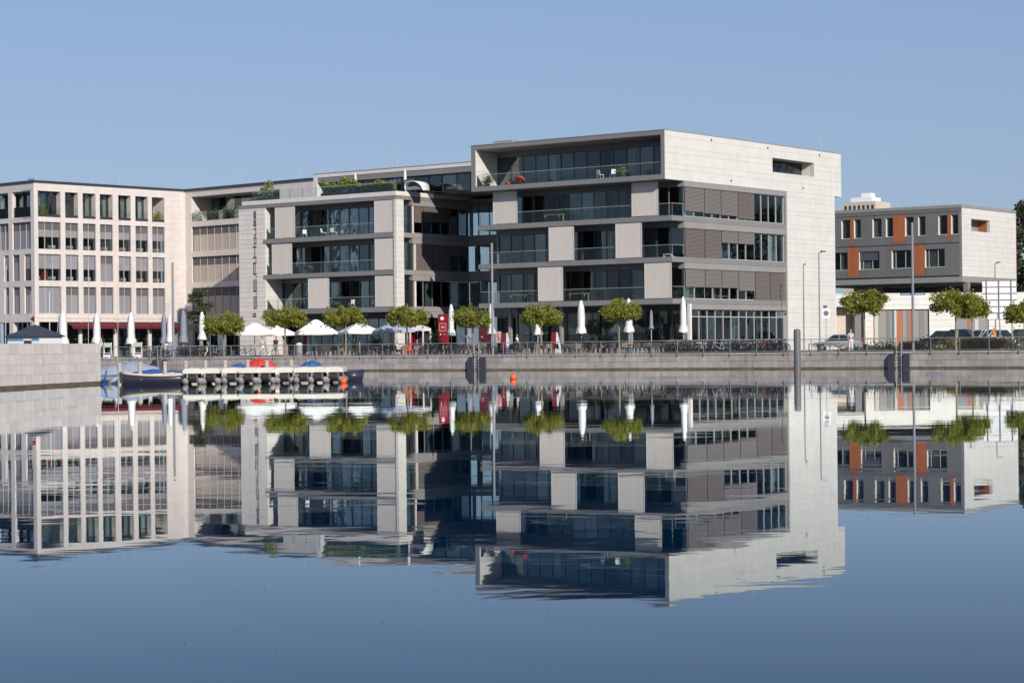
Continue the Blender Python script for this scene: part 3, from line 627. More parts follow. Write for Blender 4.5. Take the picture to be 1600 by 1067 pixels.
# terrace planting and furniture
def hedge_box(x0, x1, y0, y1, z0, h0):
    ph = random.Random(int(h0 * 100)).uniform(0, 6)
    def f(r):
        x = r.uniform(x0, x1); top = h0 * (0.72 + 0.18 * math.sin(x * 1.7 + ph) + 0.1 * math.sin(x * 4.1)); return (x, r.uniform(y0, y1), z0 + top * r.random() ** .7)
    return f
for i, (pa_, pb_, h, m, n, lab) in enumerate(((503, 560, 1.65, M_leafT, 1900, 'tall yellow-green shrubs along the left of the roof terrace'), (560, 615, 1.0, M_leafT, 1100, 'low green planting behind glass in the middle of the roof terrace'),
                                     (672, 690, 1.7, M_leafT, 500, 'spiky green shrub near the right end of the roof terrace'), (690, 722, 0.85, M_leafT, 650, 'low green grasses at the right end of the roof terrace'), (405, 424, 1.9, M_leafT, 300, 'small palm-like shrub at the left of the roof terrace'))):
    if pa_ < 618:
        x0 = B.fx(pa_, 300, 0.8)[0]; x1 = B.fx(pb_, 300, 0.8)[0]; y0, y1 = 0.6, 1.3
    else:
        y0 = B.sy(pa_, 300, -0.8)[0]; y1 = B.sy(pb_, 300, -0.8)[0]; x0, x1 = -1.4, -0.6
    t = thing('terrace_shrub', lab, 'shrub', B.w((x0 + x1) / 2, (y0 + y1) / 2, 18.03), -B.th)
    w, d = (x1 - x0) / 2, (y1 - y0) / 2
    box(t, 'planter_trough', M_dark, -w, w, -d, d, 0, 0.3)
    leaf_cloud('foliage', m, n, 0.24, hedge_box(-w, w, -d, d, 0.3, h), 50 + i, t)
for i, (px, lab) in enumerate(((555.5, 'small closed parasol on the roof terrace, left of the white canopy'), (633, 'small closed parasol on the roof terrace beside the white canopy'))):
    t = thing('terrace_parasol', lab, 'parasol', B.w(B.fx(px, 290, 2.0)[0], 2.0, 18.03))
    MB().tube([(0, 0, 0), (0, 0, 2.3)], 0.03, 6).obj('pole', M_steel, t); MB().lathe([(0.05, 1.2), (0.16, 1.25), (0.12, 2.0), (0.02, 2.45)], 8).obj('canopy', M_canvas, t)
t = thing('curved_canopy', 'white curved sun canopy shell on the roof terrace', 'canopy', B.w(B.fx(652, 295, 2.2)[0], 2.2, 18.03), -B.th)
mb = MB(); n = 12
for i in range(n + 1):
    a = math.pi * i / n
    for y in (-0.9, 0.9): mb.v.append((-1.2 * math.cos(a) - (.25 * math.sin(a)), y * (0.6 + .4 * math.sin(a)), 1.05 * math.sin(a) ** .7 if 0 < i < n else 0.0))
for i in range(n): mb.f.append((2 * i, 2 * i + 2, 2 * i + 3, 2 * i + 1))
o = mb.obj('shell', M_canvas, t, smooth=True); sm = o.modifiers.new('thickness', 'SOLIDIFY'); sm.thickness = 0.05
MB().box(-1.1, 1.1, -0.5, 0.6, 0.15, 0.45).obj('bed', M_canvasG, t)
for i, (px, f, lab) in enumerate(((476, 0, 'pale balcony chair on the fourth floor, left of the table'), (506, 0, 'white folding chair on the fourth-floor balcony, left of a pair'), (521, 0, 'white folding chair on the fourth-floor balcony, right of a pair'), (548, 2, 'pale chair on the second-floor balcony of the lettered building'))):
    chair(M_paint, B.w(B.fx(px, 370, 1.2)[0], 1.2, BW[f][0]), i * 1.3, lab, 'balcony chairs of the lettered building')
pot_plant(B.w(B.fx(481, 425, 0.7)[0], 0.7, BW[1][0]), 0.5, 0.5, 'terracotta pot with reddish plant on the third-floor balcony', M_grass, 77)

# ------------------------------------------------------------------ the cream stone building and its set-back wing
A = Frame(-53.5173, 235.0, 0.735)
a_ = thing('stone_grid_building', 'cream limestone office building with a grid of square windows', 'building', A.w(0, 0, 0), -A.th)
ra = random.Random(23); TOPA = 20.95
COLS = ((0.54, 3.60), (4.23, 6.02), (6.66, 8.47), (9.07, 10.89), (11.70, 13.50), (14.17, 16.02), (16.62, 18.46))
ROWS = ((17.14, 20.06), (13.52, 16.58), (9.97, 12.95), (6.25, 9.30))
edges = [0.0] + [e for q in COLS for e in q] + [21.6]
for i in range(0, len(edges), 2):
    u, v = edges[i], edges[i + 1]
    if v - u > 2: courses(a_, M_cream, 'y', u, v, 5.3, 20.35, 0.0, (0.75, 0.62), (1.1, 1.9), th=0.5, gap=0.008, seed=40, name='stone_block')
    else:
        for (zb, zt_) in ((5.3, 9.3), (9.302, 12.95), (12.952, 16.58), (16.582, 20.35)): box(a_, 'pier', M_cream, -0.5, 0.0, u, v, zb, zt_)
box(a_, 'cornice', M_cream, -0.5, -0.004, 0.0, 21.6, 20.352, TOPA)
zs = [(20.06, 20.35), (16.58, 17.14), (12.95, 13.52), (9.30, 9.97), (5.3, 6.25)]
for (u, v) in COLS:
    for (zb, zt_) in zs: box(a_, 'spandrel', M_cream, -0.5, -0.006, u + .001, v - .001, zb, zt_)
box(a_, 'string_course', M_cream, 0.002, 0.06, 0.0, 21.5, 5.72, 5.86)
box(a_, 'roof', M_dark, -20, 0.12, -0.12, 21.6, TOPA + .002, TOPA + 0.26); box(a_, 'roof', M_dark, 0.0, 26, 21.45, 40, TOPA + .002, TOPA + 0.26)
MUL = [3] + [2] * 6
CF = {1: ['m', 'm', 'm', 'm', 'm', 'm', 'm'], 2: ['r', 'm2', 'm2', 'f', 'm2', 'm2', 'm2'], 3: ['fl', 'f', 'f', 'f', 'f', 'f', 'f']}
def stone_window(par, axis, p, q, z0, z1, n, kind, off, rnd):
    w = (q - p) / n
    bx = (lambda nm, m, s, e, d0, d1, zb, zt_: box(par, nm, m, off - d1, off - d0, s, e, zb, zt_)) if axis == 'y' else (lambda nm, m, s, e, d0, d1, zb, zt_: box(par, nm, m, s, e, off + d0, off + d1, zb, zt_))
    h = z1 - z0
    for k in range(n + 1): bx('mullion', M_mullL if 0 < k < n else M_dark, p + k * w - .03, p + k * w + .03, 0.2, 0.34, z0, z1)
    for k in range(n):
        s, e = p + k * w + .03, p + (k + 1) * w - .03
        if kind.startswith('m') or kind == 'r':
            f1 = 0.28; f2 = 0.55
            bx('screen', M_scrD if kind == 'm' else M_scrL, s, e, 0.25, 0.29, z1 - h * f1, z1); bx('screen', M_scrL, s, e, 0.26, 0.30, z1 - h * f2, z1 - h * f1 - .01)
            bx('pane', M_glass, s, e, 0.28, 0.30, z0, z1 - h * f2 - .01)
            if k == n - 1: bx('desk', M_paint, s + .1, e - .1, 0.9, 1.3, z0 + .15, z0 + .5)
            if kind == 'r' and k == 1: bx('red_cabinet', M_tarpR, s + .1, e - .3, 0.7, 1.2, z0, z1 - h * .6)
        elif kind == 'fl': bx('screen', M_scrL, s, e, 0.25, 0.29, z0, z1)
        elif kind == 's': bx('screen', M_scrD, s, e, 0.25, 0.29, z1 - h * .33, z1); bx('screen', M_scrC, s, e, 0.26, 0.30, z0, z1 - h * .33 - .01)
        else: bx('screen', M_scrD, s, e, 0.25, 0.29, z1 - h * .30, z1); bx('screen', M_scrL, s, e, 0.26, 0.30, z0, z1 - h * .30 - .01)
for i, (u, v) in enumerate(COLS):
    for r in (1, 2, 3): stone_window(a_, 'y', u, v, *ROWS[r], MUL[i], CF[r][i], -0.0, ra)
    z0, z1 = ROWS[0]
    box(a_, 'planter', M_dark, -0.45, -0.02, u + .01, v - .01, z0 + .002, z0 + 0.30); box(a_, 'balustrade_pane', M_rail, -0.15, -0.13, u + .02, v - .02, z0 + .3, z0 + 1.15)
    n = MUL[i]; w = (v - u) / n
    for k in range(n):
        if i == 6: continue
        box(a_, 'loggia_pane', M_glass, -0.87, -0.85, u + k * w + .03, u + (k + 1) * w - .03, z0, z1)
        if ra.random() < .55: box(a_, 'curtain', M_curt, -1.2, -1.15, u + k * w + .1, u + (k + 1) * w - .1, z0, z1 - .2)
    for k in range(n + 1 if i < 6 else 0): box(a_, 'loggia_mullion', M_dark, -0.92, -0.80, u + k * w - .03, u + k * w + .03, z0, z1)
    if i < 6: box(a_, 'loggia_pier', M_cream, -0.84, -0.505, v + .002, COLS[i + 1][0] - .002, z0, z1)
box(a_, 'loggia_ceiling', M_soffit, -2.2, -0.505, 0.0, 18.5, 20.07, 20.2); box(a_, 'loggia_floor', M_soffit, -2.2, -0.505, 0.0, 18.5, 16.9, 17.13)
box(a_, 'loggia_end_wall', M_cream, -2.2, -0.505, 18.47, 19.0, 17.1, 20.2)
box(a_, 'interior_core', M_core, -12, -4.0, 4, 21, GZ, 20.9)
for z in (5.3, 9.4, 13.0, 16.6): box(a_, 'floor_slab', M_core, -12, -0.6, 0.6, 21, z, z + .3)
# front face at the left edge of the view
FC = ((-18.6, -15.8), (-15.0, -12.2), (-11.5, -8.6), (-7.8, -4.97), (-4.22, -0.66))
fe = [-20.0] + [e for q in FC for e in q] + [-0.505]
for i in range(0, len(fe), 2):
    for (zb, zt_) in ((GZ, 5.3), (5.302, 9.3), (9.302, 12.95), (12.952, 16.58), (16.582, 20.35)): box(a_, 'pier', M_cream, fe[i], fe[i + 1], 0.0, 0.5, zb, zt_)
box(a_, 'cornice', M_cream, -20, -0.502, 0.004, 0.5, 20.352, TOPA)
for (u, v) in FC:
    for (zb, zt_) in zs: box(a_, 'spandrel', M_cream, u + .001, v - .001, 0.006, 0.5, zb, zt_)
    stone_window(a_, 'x', u, v, *ROWS[1], 3, 'f', 0.0, ra)
    m3 = (u + v) / 2
    for r in (2, 3):
        box(a_, 'pier', M_cream, m3 - .45, m3 + .45, 0.003, 0.5, ROWS[r][0] + .001, ROWS[r][1] - .001)
        stone_window(a_, 'x', u, m3 - .45, *ROWS[r], 1, 'f', 0.0, ra); stone_window(a_, 'x', m3 + .45, v, *ROWS[r], 1, 'm2' if r == 2 else 'f', 0.0, ra)
    box(a_, 'loggia_pane', M_glass, u, v, 2.0, 2.02, *ROWS[0]); box(a_, 'balustrade_pane', M_rail, u + .02, v - .02, 0.2, 0.22, 17.14, 18.3)
    box(a_, 'shopfront_pane', M_glass, u, v, 1.2, 1.22, GZ, 5.2)
box(a_, 'loggia_ceiling', M_soffit, -20, -2.3, 0.505, 2.2, 20.07, 20.2); box(a_, 'loggia_floor', M_soffit, -20, -2.3, 0.505, 2.2, 16.9, 17.13)
box(a_, 'loggia_side', M_cream, -2.6, -0.505, 16.15, 16.5, 17.14, 20.06); box(a_, 'loggia_back', M_cream, -2.8, -2.6, 16.15, 18.5, 17.14, 20.06)
# ground-floor arcade under the grid
for (u, v) in ((0.0, 0.54), (3.6, 4.23), (20.2, 21.6)): box(a_, 'arcade_pier', M_cream, -0.5, -0.002, u, v, GZ, 5.3)
for y in (6.35, 8.8, 11.3, 13.85, 16.3, 18.7): MB().lathe([(0.26, 0), (0.26, 4.0)], 14).obj('arcade_column', M_cream, a_, (-0.3, y, GZ), smooth=True)
for k in range(11): box(a_, 'shopfront_pane', M_glass, -3.02, -3.0, 0.3 + k * 1.85, 2.1 + k * 1.85, GZ, 5.2)
for (u, v) in ((4.3, 10.7), (10.8, 15.5), (15.6, 20.2)):
    aw = MB().add([(0, u, 5.25), (0, v, 5.25), (1.1, v, 4.78), (1.1, u, 4.78), (0, u, 5.19), (0, v, 5.19), (1.1, v, 4.72), (1.1, u, 4.72)], CUBE_F).box(1.09, 1.12, u, v, 4.5, 4.78)
    aw.obj('awning', M_red, a_)
# set-back wing facing the water between the two buildings
WY = 21.6; wopen = (1.15, 17.0)
box(a_, 'wing_wall', M_cream, 0.002, 1.15, WY, WY + 0.5, GZ, TOPA); box(a_, 'wing_wall', M_cream, 17.0, 24, WY, WY + 0.5, GZ, TOPA)
for (zb, zt_) in ((20.24, TOPA), (16.64, 17.29), (13.04, 13.69), (9.35, 10.0), (5.4, 6.2)): box(a_, 'wing_band', M_cream, 1.152, 16.998, WY + .003, WY + 0.5, zb, zt_)
for (zb, zt_) in ((13.69, 16.64), (10.0, 13.04), (6.2, 9.35)): stone_window(a_, 'x', 1.15, 17.0, zb, zt_, 12, 's', WY, ra)
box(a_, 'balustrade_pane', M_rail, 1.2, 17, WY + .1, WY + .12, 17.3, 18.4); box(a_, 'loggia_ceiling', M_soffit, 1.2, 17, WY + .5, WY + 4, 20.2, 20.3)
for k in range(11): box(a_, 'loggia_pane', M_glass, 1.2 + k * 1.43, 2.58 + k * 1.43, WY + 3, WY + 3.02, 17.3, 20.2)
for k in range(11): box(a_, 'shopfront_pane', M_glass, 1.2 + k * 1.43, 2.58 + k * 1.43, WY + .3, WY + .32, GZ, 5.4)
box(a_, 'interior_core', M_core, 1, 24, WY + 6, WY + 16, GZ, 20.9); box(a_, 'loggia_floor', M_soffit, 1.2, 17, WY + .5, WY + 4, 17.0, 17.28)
box(a_, 'loggia_side_wall', M_cream, 0.5, 1.14, WY + .51, WY + 6, 17.0, 20.9)
rods(a_, [(-0.6, A.sy(x, 290)[0], TOPA + .26, h) for x, h in ((62, 1.0), (97, 1.7), (122, 1.7), (149, 1.3), (163, 2.0), (192, 1.6), (210, 1.0))] + [(A.fx(x, 290, 23)[0], 23, TOPA + .26, h) for x, h in ((302, 2.0), (375, 2.6), (470, 2.2))])
for k in range(6): box(a_, 'roof_bird_spike', M_dark, -1.6 + k * .2, -1.56 + k * .2, 0.4, 0.44, TOPA + .26, TOPA + .55)
for i, (px, lab) in enumerate(((66, 'flowering plants behind glass in the leftmost loggia'), (246, 'green potted plant in the loggia at the end of the grid'))):
    y = A.sy(px, 330, -0.8)[0]; pot_plant(A.w(-0.8, y, 17.14), 1.3, 0.7, lab, M_leafT, 90 + i)
for i in range(5):
    t = thing('loggia_shrub', 'rounded dark shrub on the set-back loggia, number %s from the left' % ('one', 'two', 'three', 'four', 'five')[i], 'shrub', A.w(1.9 + i * 1.75, WY + 0.7, 17.29))
    MB().lathe([(0.001, 0), (0.2, 0), (0.26, 0.35), (0.001, 0.35)], 8).obj('pot', M_dark, t)
    leaf_cloud('foliage', M_leafP, 220, 0.2, lambda r: (r.gauss(0, .38), r.gauss(0, .38), 0.75 + r.gauss(0, .28)), 140 + i, t)

# ------------------------------------------------------------------ the grey and orange building at right
E_ = Frame(52.57, 244.0, 0.633)
e = thing('grey_panel_building', 'dark grey panelled building with rust-orange strips and white gable end', 'building', E_.w(0, 0, 0), -E_.th)
re_ = random.Random(29)
UW = ((-20.5, -19.4), (-18.9, -17.9), (-15.6, -14.44), (-13.93, -12.99), (-11.47, -10.25), (-9.70, -8.78), (-7.21, -6.09), (-5.52, -4.58), (-2.95, -1.82), (-1.33, -0.45))
LW = ((-20.6, -18.2), (-17.6, -14.82), (-13.28, -10.58), (-8.99, -6.25), (-4.69, -2.17))
UO = ((-14.40, -13.97), (-8.74, -7.25), (-1.78, -1.37)); LO = ((-14.78, -13.32), (-6.21, -4.73))
box(e, 'backing', M_joint, -22, -0.4, 0.35, 0.5, 9.6, 17.4)
holes = [(p, q, 14.55, 16.78) for p, q in UW] + [(p, q, 10.77, 12.88) for p, q in LW] + [(p, q, 13.8, 17.12) for p, q in UO] + [(p, q, 9.98, 13.44) for p, q in LO]
courses(e, M_slate, 'x', -22, -0.35, 9.75, 13.5, 0.0, (3.75,), (2.2, 2.9), th=0.3, gap=0.03, holes=holes, seed=61, name='facade_panel')
courses(e, M_slate, 'x', -22, -0.35, 13.56, 17.14, 0.0, (3.58,), (1.9, 2.9), th=0.3, gap=0.03, holes=holes, seed=62, name='facade_panel')
for (z0, z1, lst) in ((13.8, 17.12, UO), (9.98, 13.44, LO)):
    for (p, q) in lst: box(e, 'orange_panel', M_orange, p, q, -0.02, 0.3, z0, z1)
for (p, q) in UW:
    box(e, 'pane', M_glass, p + .1, q - .02, 0.26, 0.28, 14.6, 16.76); box(e, 'jamb', M_lime, p, p + .06, -0.02, 0.3, 14.56, 16.77); box(e, 'sill', M_lime, p - .05, q + .03, -0.06, 0.29, 14.50, 14.56)
    box(e, 'jamb', M_dark, q - .03, q, 0.0, 0.3, 14.56, 16.77)
for i, (p, q) in enumerate(LW):
    w = q - p
    for (s, t_) in ((.04, .16), (.17, .62), (.64, .98)): box(e, 'pane', M_glass, p + w * s, p + w * t_, 0.26, 0.28, 10.83, 12.86)
    for s in (0.16, 0.62): box(e, 'mullion', M_mullL, p + w * s, p + w * s + .06, 0.2, 0.3, 10.83, 12.86)
    box(e, 'jamb', M_lime, p, p + .05, -0.02, 0.3, 10.78, 12.87); box(e, 'sill', M_lime, p - .05, q + .03, -0.06, 0.29, 10.72, 10.78)
    if i == 2: slats(e, 'blind', mat('blue_grey_blind', (0.12, 0.125, 0.16), 0.6), 'x', p + .1, q - .05, 0.15, 11.85, 12.86, 0.1)
box(e, 'parapet', M_slate, -22, -0.02, -0.02, 15.8, 17.18, 17.62); box(e, 'coping', M_metal2, -22, 0.04, -0.06, 15.95, 17.622, 17.98)
box(e, 'corner_strip', M_metal, -0.33, 0.0, 0.0, 0.06, 9.6, 17.175); box(e, 'base_fascia', M_metal2, -22, 0.0, -0.03, 15.9, 8.95, 9.58)
courses(e, M_white, 'y', 0.07, 15.9, 9.6, 17.6, 0.0, (0.72, 0.5), (2.0, 3.2), holes=[(2.71, 8.09, 14.98, 16.38)], seed=63, gap=0.013)
for (p, q, z0, z1) in ((0.07, 2.7, 9.6, 17.17), (8.1, 15.85, 9.6, 17.17), (2.702, 8.098, 9.6, 14.97), (2.702, 8.098, 16.39, 17.17)): box(e, 'gable_wall', M_jointW, -0.4, -0.055, p, q, z0, z1)
box(e, 'niche_end', M_orange, -2.6, -0.41, 8.1, 8.25, 14.9, 16.45); box(e, 'niche_back', M_core, -2.8, -2.6, 2.6, 8.25, 14.9, 16.45); box(e, 'niche_roof', M_metal, -2.6, -.41, 2.6, 8.25, 16.395, 16.5); box(e, 'niche_floor', M_brick, -2.6, -.41, 2.6, 8.25, 14.85, 14.97)
box(e, 'gable_end', M_orange, -0.4, 0.02, 15.91, 16.0, 9.6, 17.5)
box(e, 'inner_core', M_core, -22, -1.5, 3.2, 15.5, 9.7, 17.1); box(e, 'roof', M_metal, -22, -0.4, 0.4, 15.8, 17.1, 17.17)
for px, d in ((1509, 1.2), (1385, 15.0), (1440, 15.0), (1470, 15.0)):
    lx = E_.fx(px, 450, d)[0]; box(e, 'support_column', M_metal, lx - .3, lx + .3, d, d + .6, GZ, 8.94)
box(e, 'rear_wall', M_core, -22, -1, 15.7, 16.1, GZ, 8.94)
rods(e, [(-0.6, 1.5, 17.98, 1.6), (-9, 1.5, 17.98, 1.2)])
# white podium wall with coloured garage strips
P = Frame(*at(1307, 470, 236).xy, -0.10)
p_ = thing('garage_podium', 'white panelled podium wall with dark opening and orange and grey garage strips', 'building', P.w(0, 0, 0), -P.th)
PX = lambda x: P.fx(x, 505)[0]
ops = [(PX(1307), PX(1349), GZ, 6.05), (PX(1364.5), PX(1452), GZ, 5.7), (PX(1493), PX(1545), GZ, 5.5)]
courses(p_, M_white, 'x', -1, PX(1620), GZ, 7.55, 0.0, (0.72, 0.5), (2.0, 3.2), holes=ops, seed=71)
box(p_, 'podium_body', M_jointW, -1, PX(1620), 2.2, 5, GZ, 7.5); box(p_, 'podium_top', M_jointW, -1, PX(1620), 0.056, 2.2, 6.06, 7.5)
prev = -1.0
for (q0, q1, _, zt_) in ops + [(PX(1620), 0, 0, 0)]:
    if q0 - prev > .1: box(p_, 'podium_wall', M_jointW, prev, q0, 0.056, 2.19, GZ, 6.05)
    if zt_: box(p_, 'lintel', M_joint, q0, q1, 0.056, 2.19, zt_, 6.055)
    prev = q1
box(p_, 'opening_back', M_brick, PX(1307), PX(1337), 2.1, 2.19, GZ, 6.04); box(p_, 'dark_jamb', M_slate, PX(1337), PX(1349), 0.4, 2.19, GZ, 6.04)
g1, g2, g3 = mat('mid_grey_strip', (0.27, 0.255, 0.24), .6), mat('pale_green_strip', (0.50, 0.53, 0.50), .6), mat('teal_strip', (0.05, 0.12, 0.13), .5)
st = (1364.5, 'o', 1367.5, 'l', 1373.5, 'g', 1386, 'G', 1392, 'g', 1395, 't', 1398, 'l', 1402, 'o', 1411, 'g', 1418, 'G', 1422, 'o', 1425.5, 'g', 1437, 'G', 1445, 'g', 1452)
mm = {'o': M_orange, 'l': g2, 'g': g1, 'G': M_slate, 't': g3}
for i in range(0, len(st) - 1, 2): box(p_, 'garage_strip', mm[st[i + 1]], PX(st[i]) + .01, PX(st[i + 2]) - .01, 0.25 + .02 * (i % 3), 0.35, GZ, 5.68)
st = (1493, 'B', 1512, 'o', 1517, 'g', 1524, 'l', 1530, 'g', 1545); mm['B'] = mat('blue_grey_door', (0.20, 0.22, 0.25), .5)
for i in range(0, len(st) - 1, 2): box(p_, 'garage_strip', mm[st[i + 1]], PX(st[i]) + .01, PX(st[i + 2]) - .01, 0.25 + .02 * (i % 3), 0.35, GZ, 5.48)
# far tower block and a gabled house
tp = at(1354, 320, 520)
tw = thing('far_tower_block', 'pale far-off tower block rising behind the grey building', 'building', (tp.x, tp.y, GZ), -0.6)
zt = at(1354, 325, 520).z; hw = 4.4
box(tw, 'wall', M_brick, -hw, hw, -hw, hw, 0, zt); box(tw, 'roof_storey', M_paint, -hw * .7, hw * .6, -hw * .6, hw * .6, zt, zt + 1.2); box(tw, 'lift_house', M_paint, -0.9, 1.6, -1.2, 1.6, zt + 1.2, zt + 2.3)
for k in range(7): box(tw, 'window', M_dark, -hw + .5 + k * 1.2, -hw + 1.1 + k * 1.2, -hw - .05, -hw, zt - 1.9, zt - 0.9)
rods(tw, [(0.3, 0, zt + 2.3, 3.0), (-1.5, 0, zt + 1.2, 3)])
hp = at(1600, 470, 262)
hs = thing('gabled_house', 'white house with dark red-brown roof at the right edge', 'house', (hp.x + 4.2, hp.y, GZ), 0.12)
MB().add([(-5, -4, 0), (6, -4, 0), (6, 6, 0), (-5, 6, 0), (-5, -4, 5.0), (6, -4, 5.0), (6, 6, 5.0), (-5, 6, 5.0), (.5, -4, 8.6), (.5, 6, 8.6)], [(0, 1, 5, 8, 4), (1, 2, 6, 5), (2, 3, 7, 9, 6), (3, 0, 4, 7)]).obj('wall', M_paint, hs)
MB().add([(-5.6, -4.5, 4.75), (.5, -4.5, 8.75), (.5, 6.5, 8.75), (-5.6, 6.5, 4.75), (-5.6, -4.5, 4.95), (.5, -4.5, 8.98), (.5, 6.5, 8.98), (-5.6, 6.5, 4.95)], CUBE_F).add([(.5, -4.5, 8.75), (6.6, -4.5, 4.75), (6.6, 6.5, 4.75), (.5, 6.5, 8.75), (.5, -4.5, 8.97), (6.6, -4.5, 4.95), (6.6, 6.5, 4.95), (.5, 6.5, 8.97)], CUBE_F).obj('roof', mat('maroon_roof', (0.09, 0.03, 0.03), .7), hs)
box(hs, 'window', M_dark, -2.5, -1.2, -4.05, -3.98, 2.6, 4.0); box(hs, 'window', M_dark, 1.6, 2.9, -4.05, -3.98, 2.6, 4.0)
# ------------------------------------------------------------------ trees
def crown_points(r, w, h, seed):
    """umbrella-shaped pollarded crown: clumps around limb ends"""
    rr = random.Random(seed); cl = []
    for i in range(52):
        a = rr.uniform(0, 6.283); f0 = math.sqrt(rr.random()); q = f0 * w * 0.86; zz = h * rr.uniform(0.10 + .10 * f0 ** 2, 0.90 - .34 * f0 ** 2)
        cl.append((q * math.cos(a), q * math.sin(a), zz, rr.uniform(0.3, 0.52)))
    def f(rnd):
        c = rnd.choice(cl); s = c[3]
        while True:
            v = Vector((rnd.uniform(-1, 1), rnd.uniform(-1, 1), rnd.uniform(-1, 1)))
            if v.length < 1: break
        v = v * s * (1.0 if rnd.random() < .8 else 1.55)
        return (c[0] + v.x, c[1] + v.y, max(0.02, c[2] + v.z * .85))
    return f
TREE_V = []
def make_crown(seed, w, h, n=4300): 
    return leaf_cloud('crown', M_leaf, n, 0.21, crown_points(None, w, h, seed), seed)
def tree(x, d, ytop, ybot, wpx, label, seed):
    base = prom(x, d); D = base.y
    zb = at(x, ybot, D).z - GZ; zt = at(x, ytop, D).z - GZ; w = wpx / FPX * D / 2
    t = thing('plane_tree', label, 'tree', base, random.Random(seed).uniform(0, 6), 'pollarded trees along the promenade')
    cr = make_crown(seed, w * 1.04, (zt - zb) * 1.1); cr.parent = t; cr.location = (0, 0, zb - 0.22)
    rnd = random.Random(seed); mb = MB().tube([(0, 0, 0), (0.03, 0.02, zb * .5), (0, 0, zb + 0.2)], [0.09, 0.075, 0.065], 8)
    for i in range(7):
        a = i * 0.9 + rnd.random() * .4; q = w * rnd.uniform(.5, .8)
        mb.tube([(0, 0, zb + .1), (q * .5 * math.cos(a), q * .5 * math.sin(a), zb + .5), (q * math.cos(a), q * math.sin(a), zb + (zt - zb) * rnd.uniform(.4, .7))], [0.05, 0.035, 0.015], 6)
    mb.obj('trunk', M_bark, t)
TR = ((350, 486, 520, 66, 'pollarded plane tree at the foot of the dark pine, leftmost of the row'), (446, 474, 508, 68, 'pollarded plane tree under the lettering, between two open parasols'),
      (540, 474, 508, 64, 'pollarded plane tree half hiding a white open parasol under the second screen panel'), (636, 474, 507, 62, 'pollarded plane tree in front of the white corner pillar'),
      (739, 476, 508, 60, 'pollarded plane tree just left of the middle steel pole'), (846, 472, 506, 66, 'pollarded plane tree just right of the middle steel pole'),
      (968, 465, 498, 68, 'pollarded plane tree in front of a closed parasol and the white building'), (1351, 448, 490, 74, 'pollarded plane tree beside the person in white trousers'),
      (1494, 446, 492, 80, 'pollarded plane tree in front of the red-tailed car'), (1601, 468, 500, 56, 'pollarded tree cut by the right edge of the photo'))
for i, (x, y0, y1, w, lab) in enumerate(TR): tree(x, 3.2, y0, y1, w, lab, 300 + i)
tree(1519, 9, 460, 493, 50, 'pollarded plane tree left of the white hoarding, behind another tree', 330)
# dark pine beside the cream building
bp = prom(313, 24); D = bp.y
t = thing('pine_tree', 'dark layered pine in front of the cream building', 'tree', bp)
zt = at(313, 447, D).z - GZ
MB().tube([(0, 0, 0), (0.1, 0, zt * .5), (0.05, 0.05, zt * .95)], [0.16, 0.11, 0.03], 8).obj('trunk', M_bark, t)
lay = [(random.Random(i).uniform(-.9, .9), random.Random(i + 50).uniform(-.8, .8), zt * (.38 + .06 * i), 1.35 - .07 * i) for i in range(10)]
def pinef(r):
    c = r.choice(lay); a = r.uniform(0, 6.28); q = math.sqrt(r.random()) * c[3]
    return (c[0] + q * math.cos(a), c[1] + q * math.sin(a), c[2] + r.gauss(0, .14) - q * .08)
leaf_cloud('crown', M_leafP, 3600, 0.2, pinef, 401, t)
# tall trees behind the right-hand building
def big_tree(x, ytop, D, w, label, seed, n=7000):
    p = at(x, 500, D); z = at(x, ytop, D).z - GZ
    t = thing('tall_tree', label, 'tree', (p.x, p.y, GZ), 0, 'tall trees behind the right-hand building')
    rr = random.Random(seed); cl = []
    for i in range(46):
        a = rr.uniform(0, 6.28); q = math.sqrt(rr.random()) * w; zz = rr.uniform(.22, .95) * z
        k = 1 - max(0, (zz / z - .6) / .4) ** 2 * .6
        cl.append((q * k * math.cos(a), q * k * math.sin(a), zz, rr.uniform(.9, 1.9)))
    def f(r):
        c = r.choice(cl)
        while True:
            v = Vector((r.uniform(-1, 1), r.uniform(-1, 1), r.uniform(-1, 1)))
            if v.length < 1: break
        return Vector(c[:3]) + v * c[3]
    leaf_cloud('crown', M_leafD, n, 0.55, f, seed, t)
    mb = MB().tube([(0, 0, 0), (0, 0, z * .7)], [0.5, 0.2], 8)
    for i in range(6): a = i * 1.05; mb.tube([(0, 0, z * .3 + i * .8), (w * .6 * math.cos(a), w * .6 * math.sin(a), z * .55 + i * .7)], [.18, .05], 6)
    mb.obj('trunk', M_bark, t)
big_tree(1582, 316, 330, 4.6, 'tall dark tree rising just behind the white gable end', 501)
big_tree(1642, 310, 335, 7.0, 'broad dark tree mass at the right edge behind the gable', 502, 9000)
big_tree(1700, 330, 345, 6.5, 'dark tree farther right behind the gabled house', 503, 5000)
for i, (X, Y, hh, lab) in enumerate(((88, 232, 19, 'nearest'), (104, 246, 22, 'second'), (97, 262, 21, 'third'), (118, 236, 20, 'fourth'))):   # park trees along the shore to the right, mirrored in the office windows
    a_px = 800 + X / Y * FPX; big_tree(a_px, YHOR - ROLL * (a_px - 800) - (hh - .7) * FPX / Y, Y, 6.0, 'leafy shore tree beyond the right edge, %s of its clump' % lab, 520 + i, 3000)
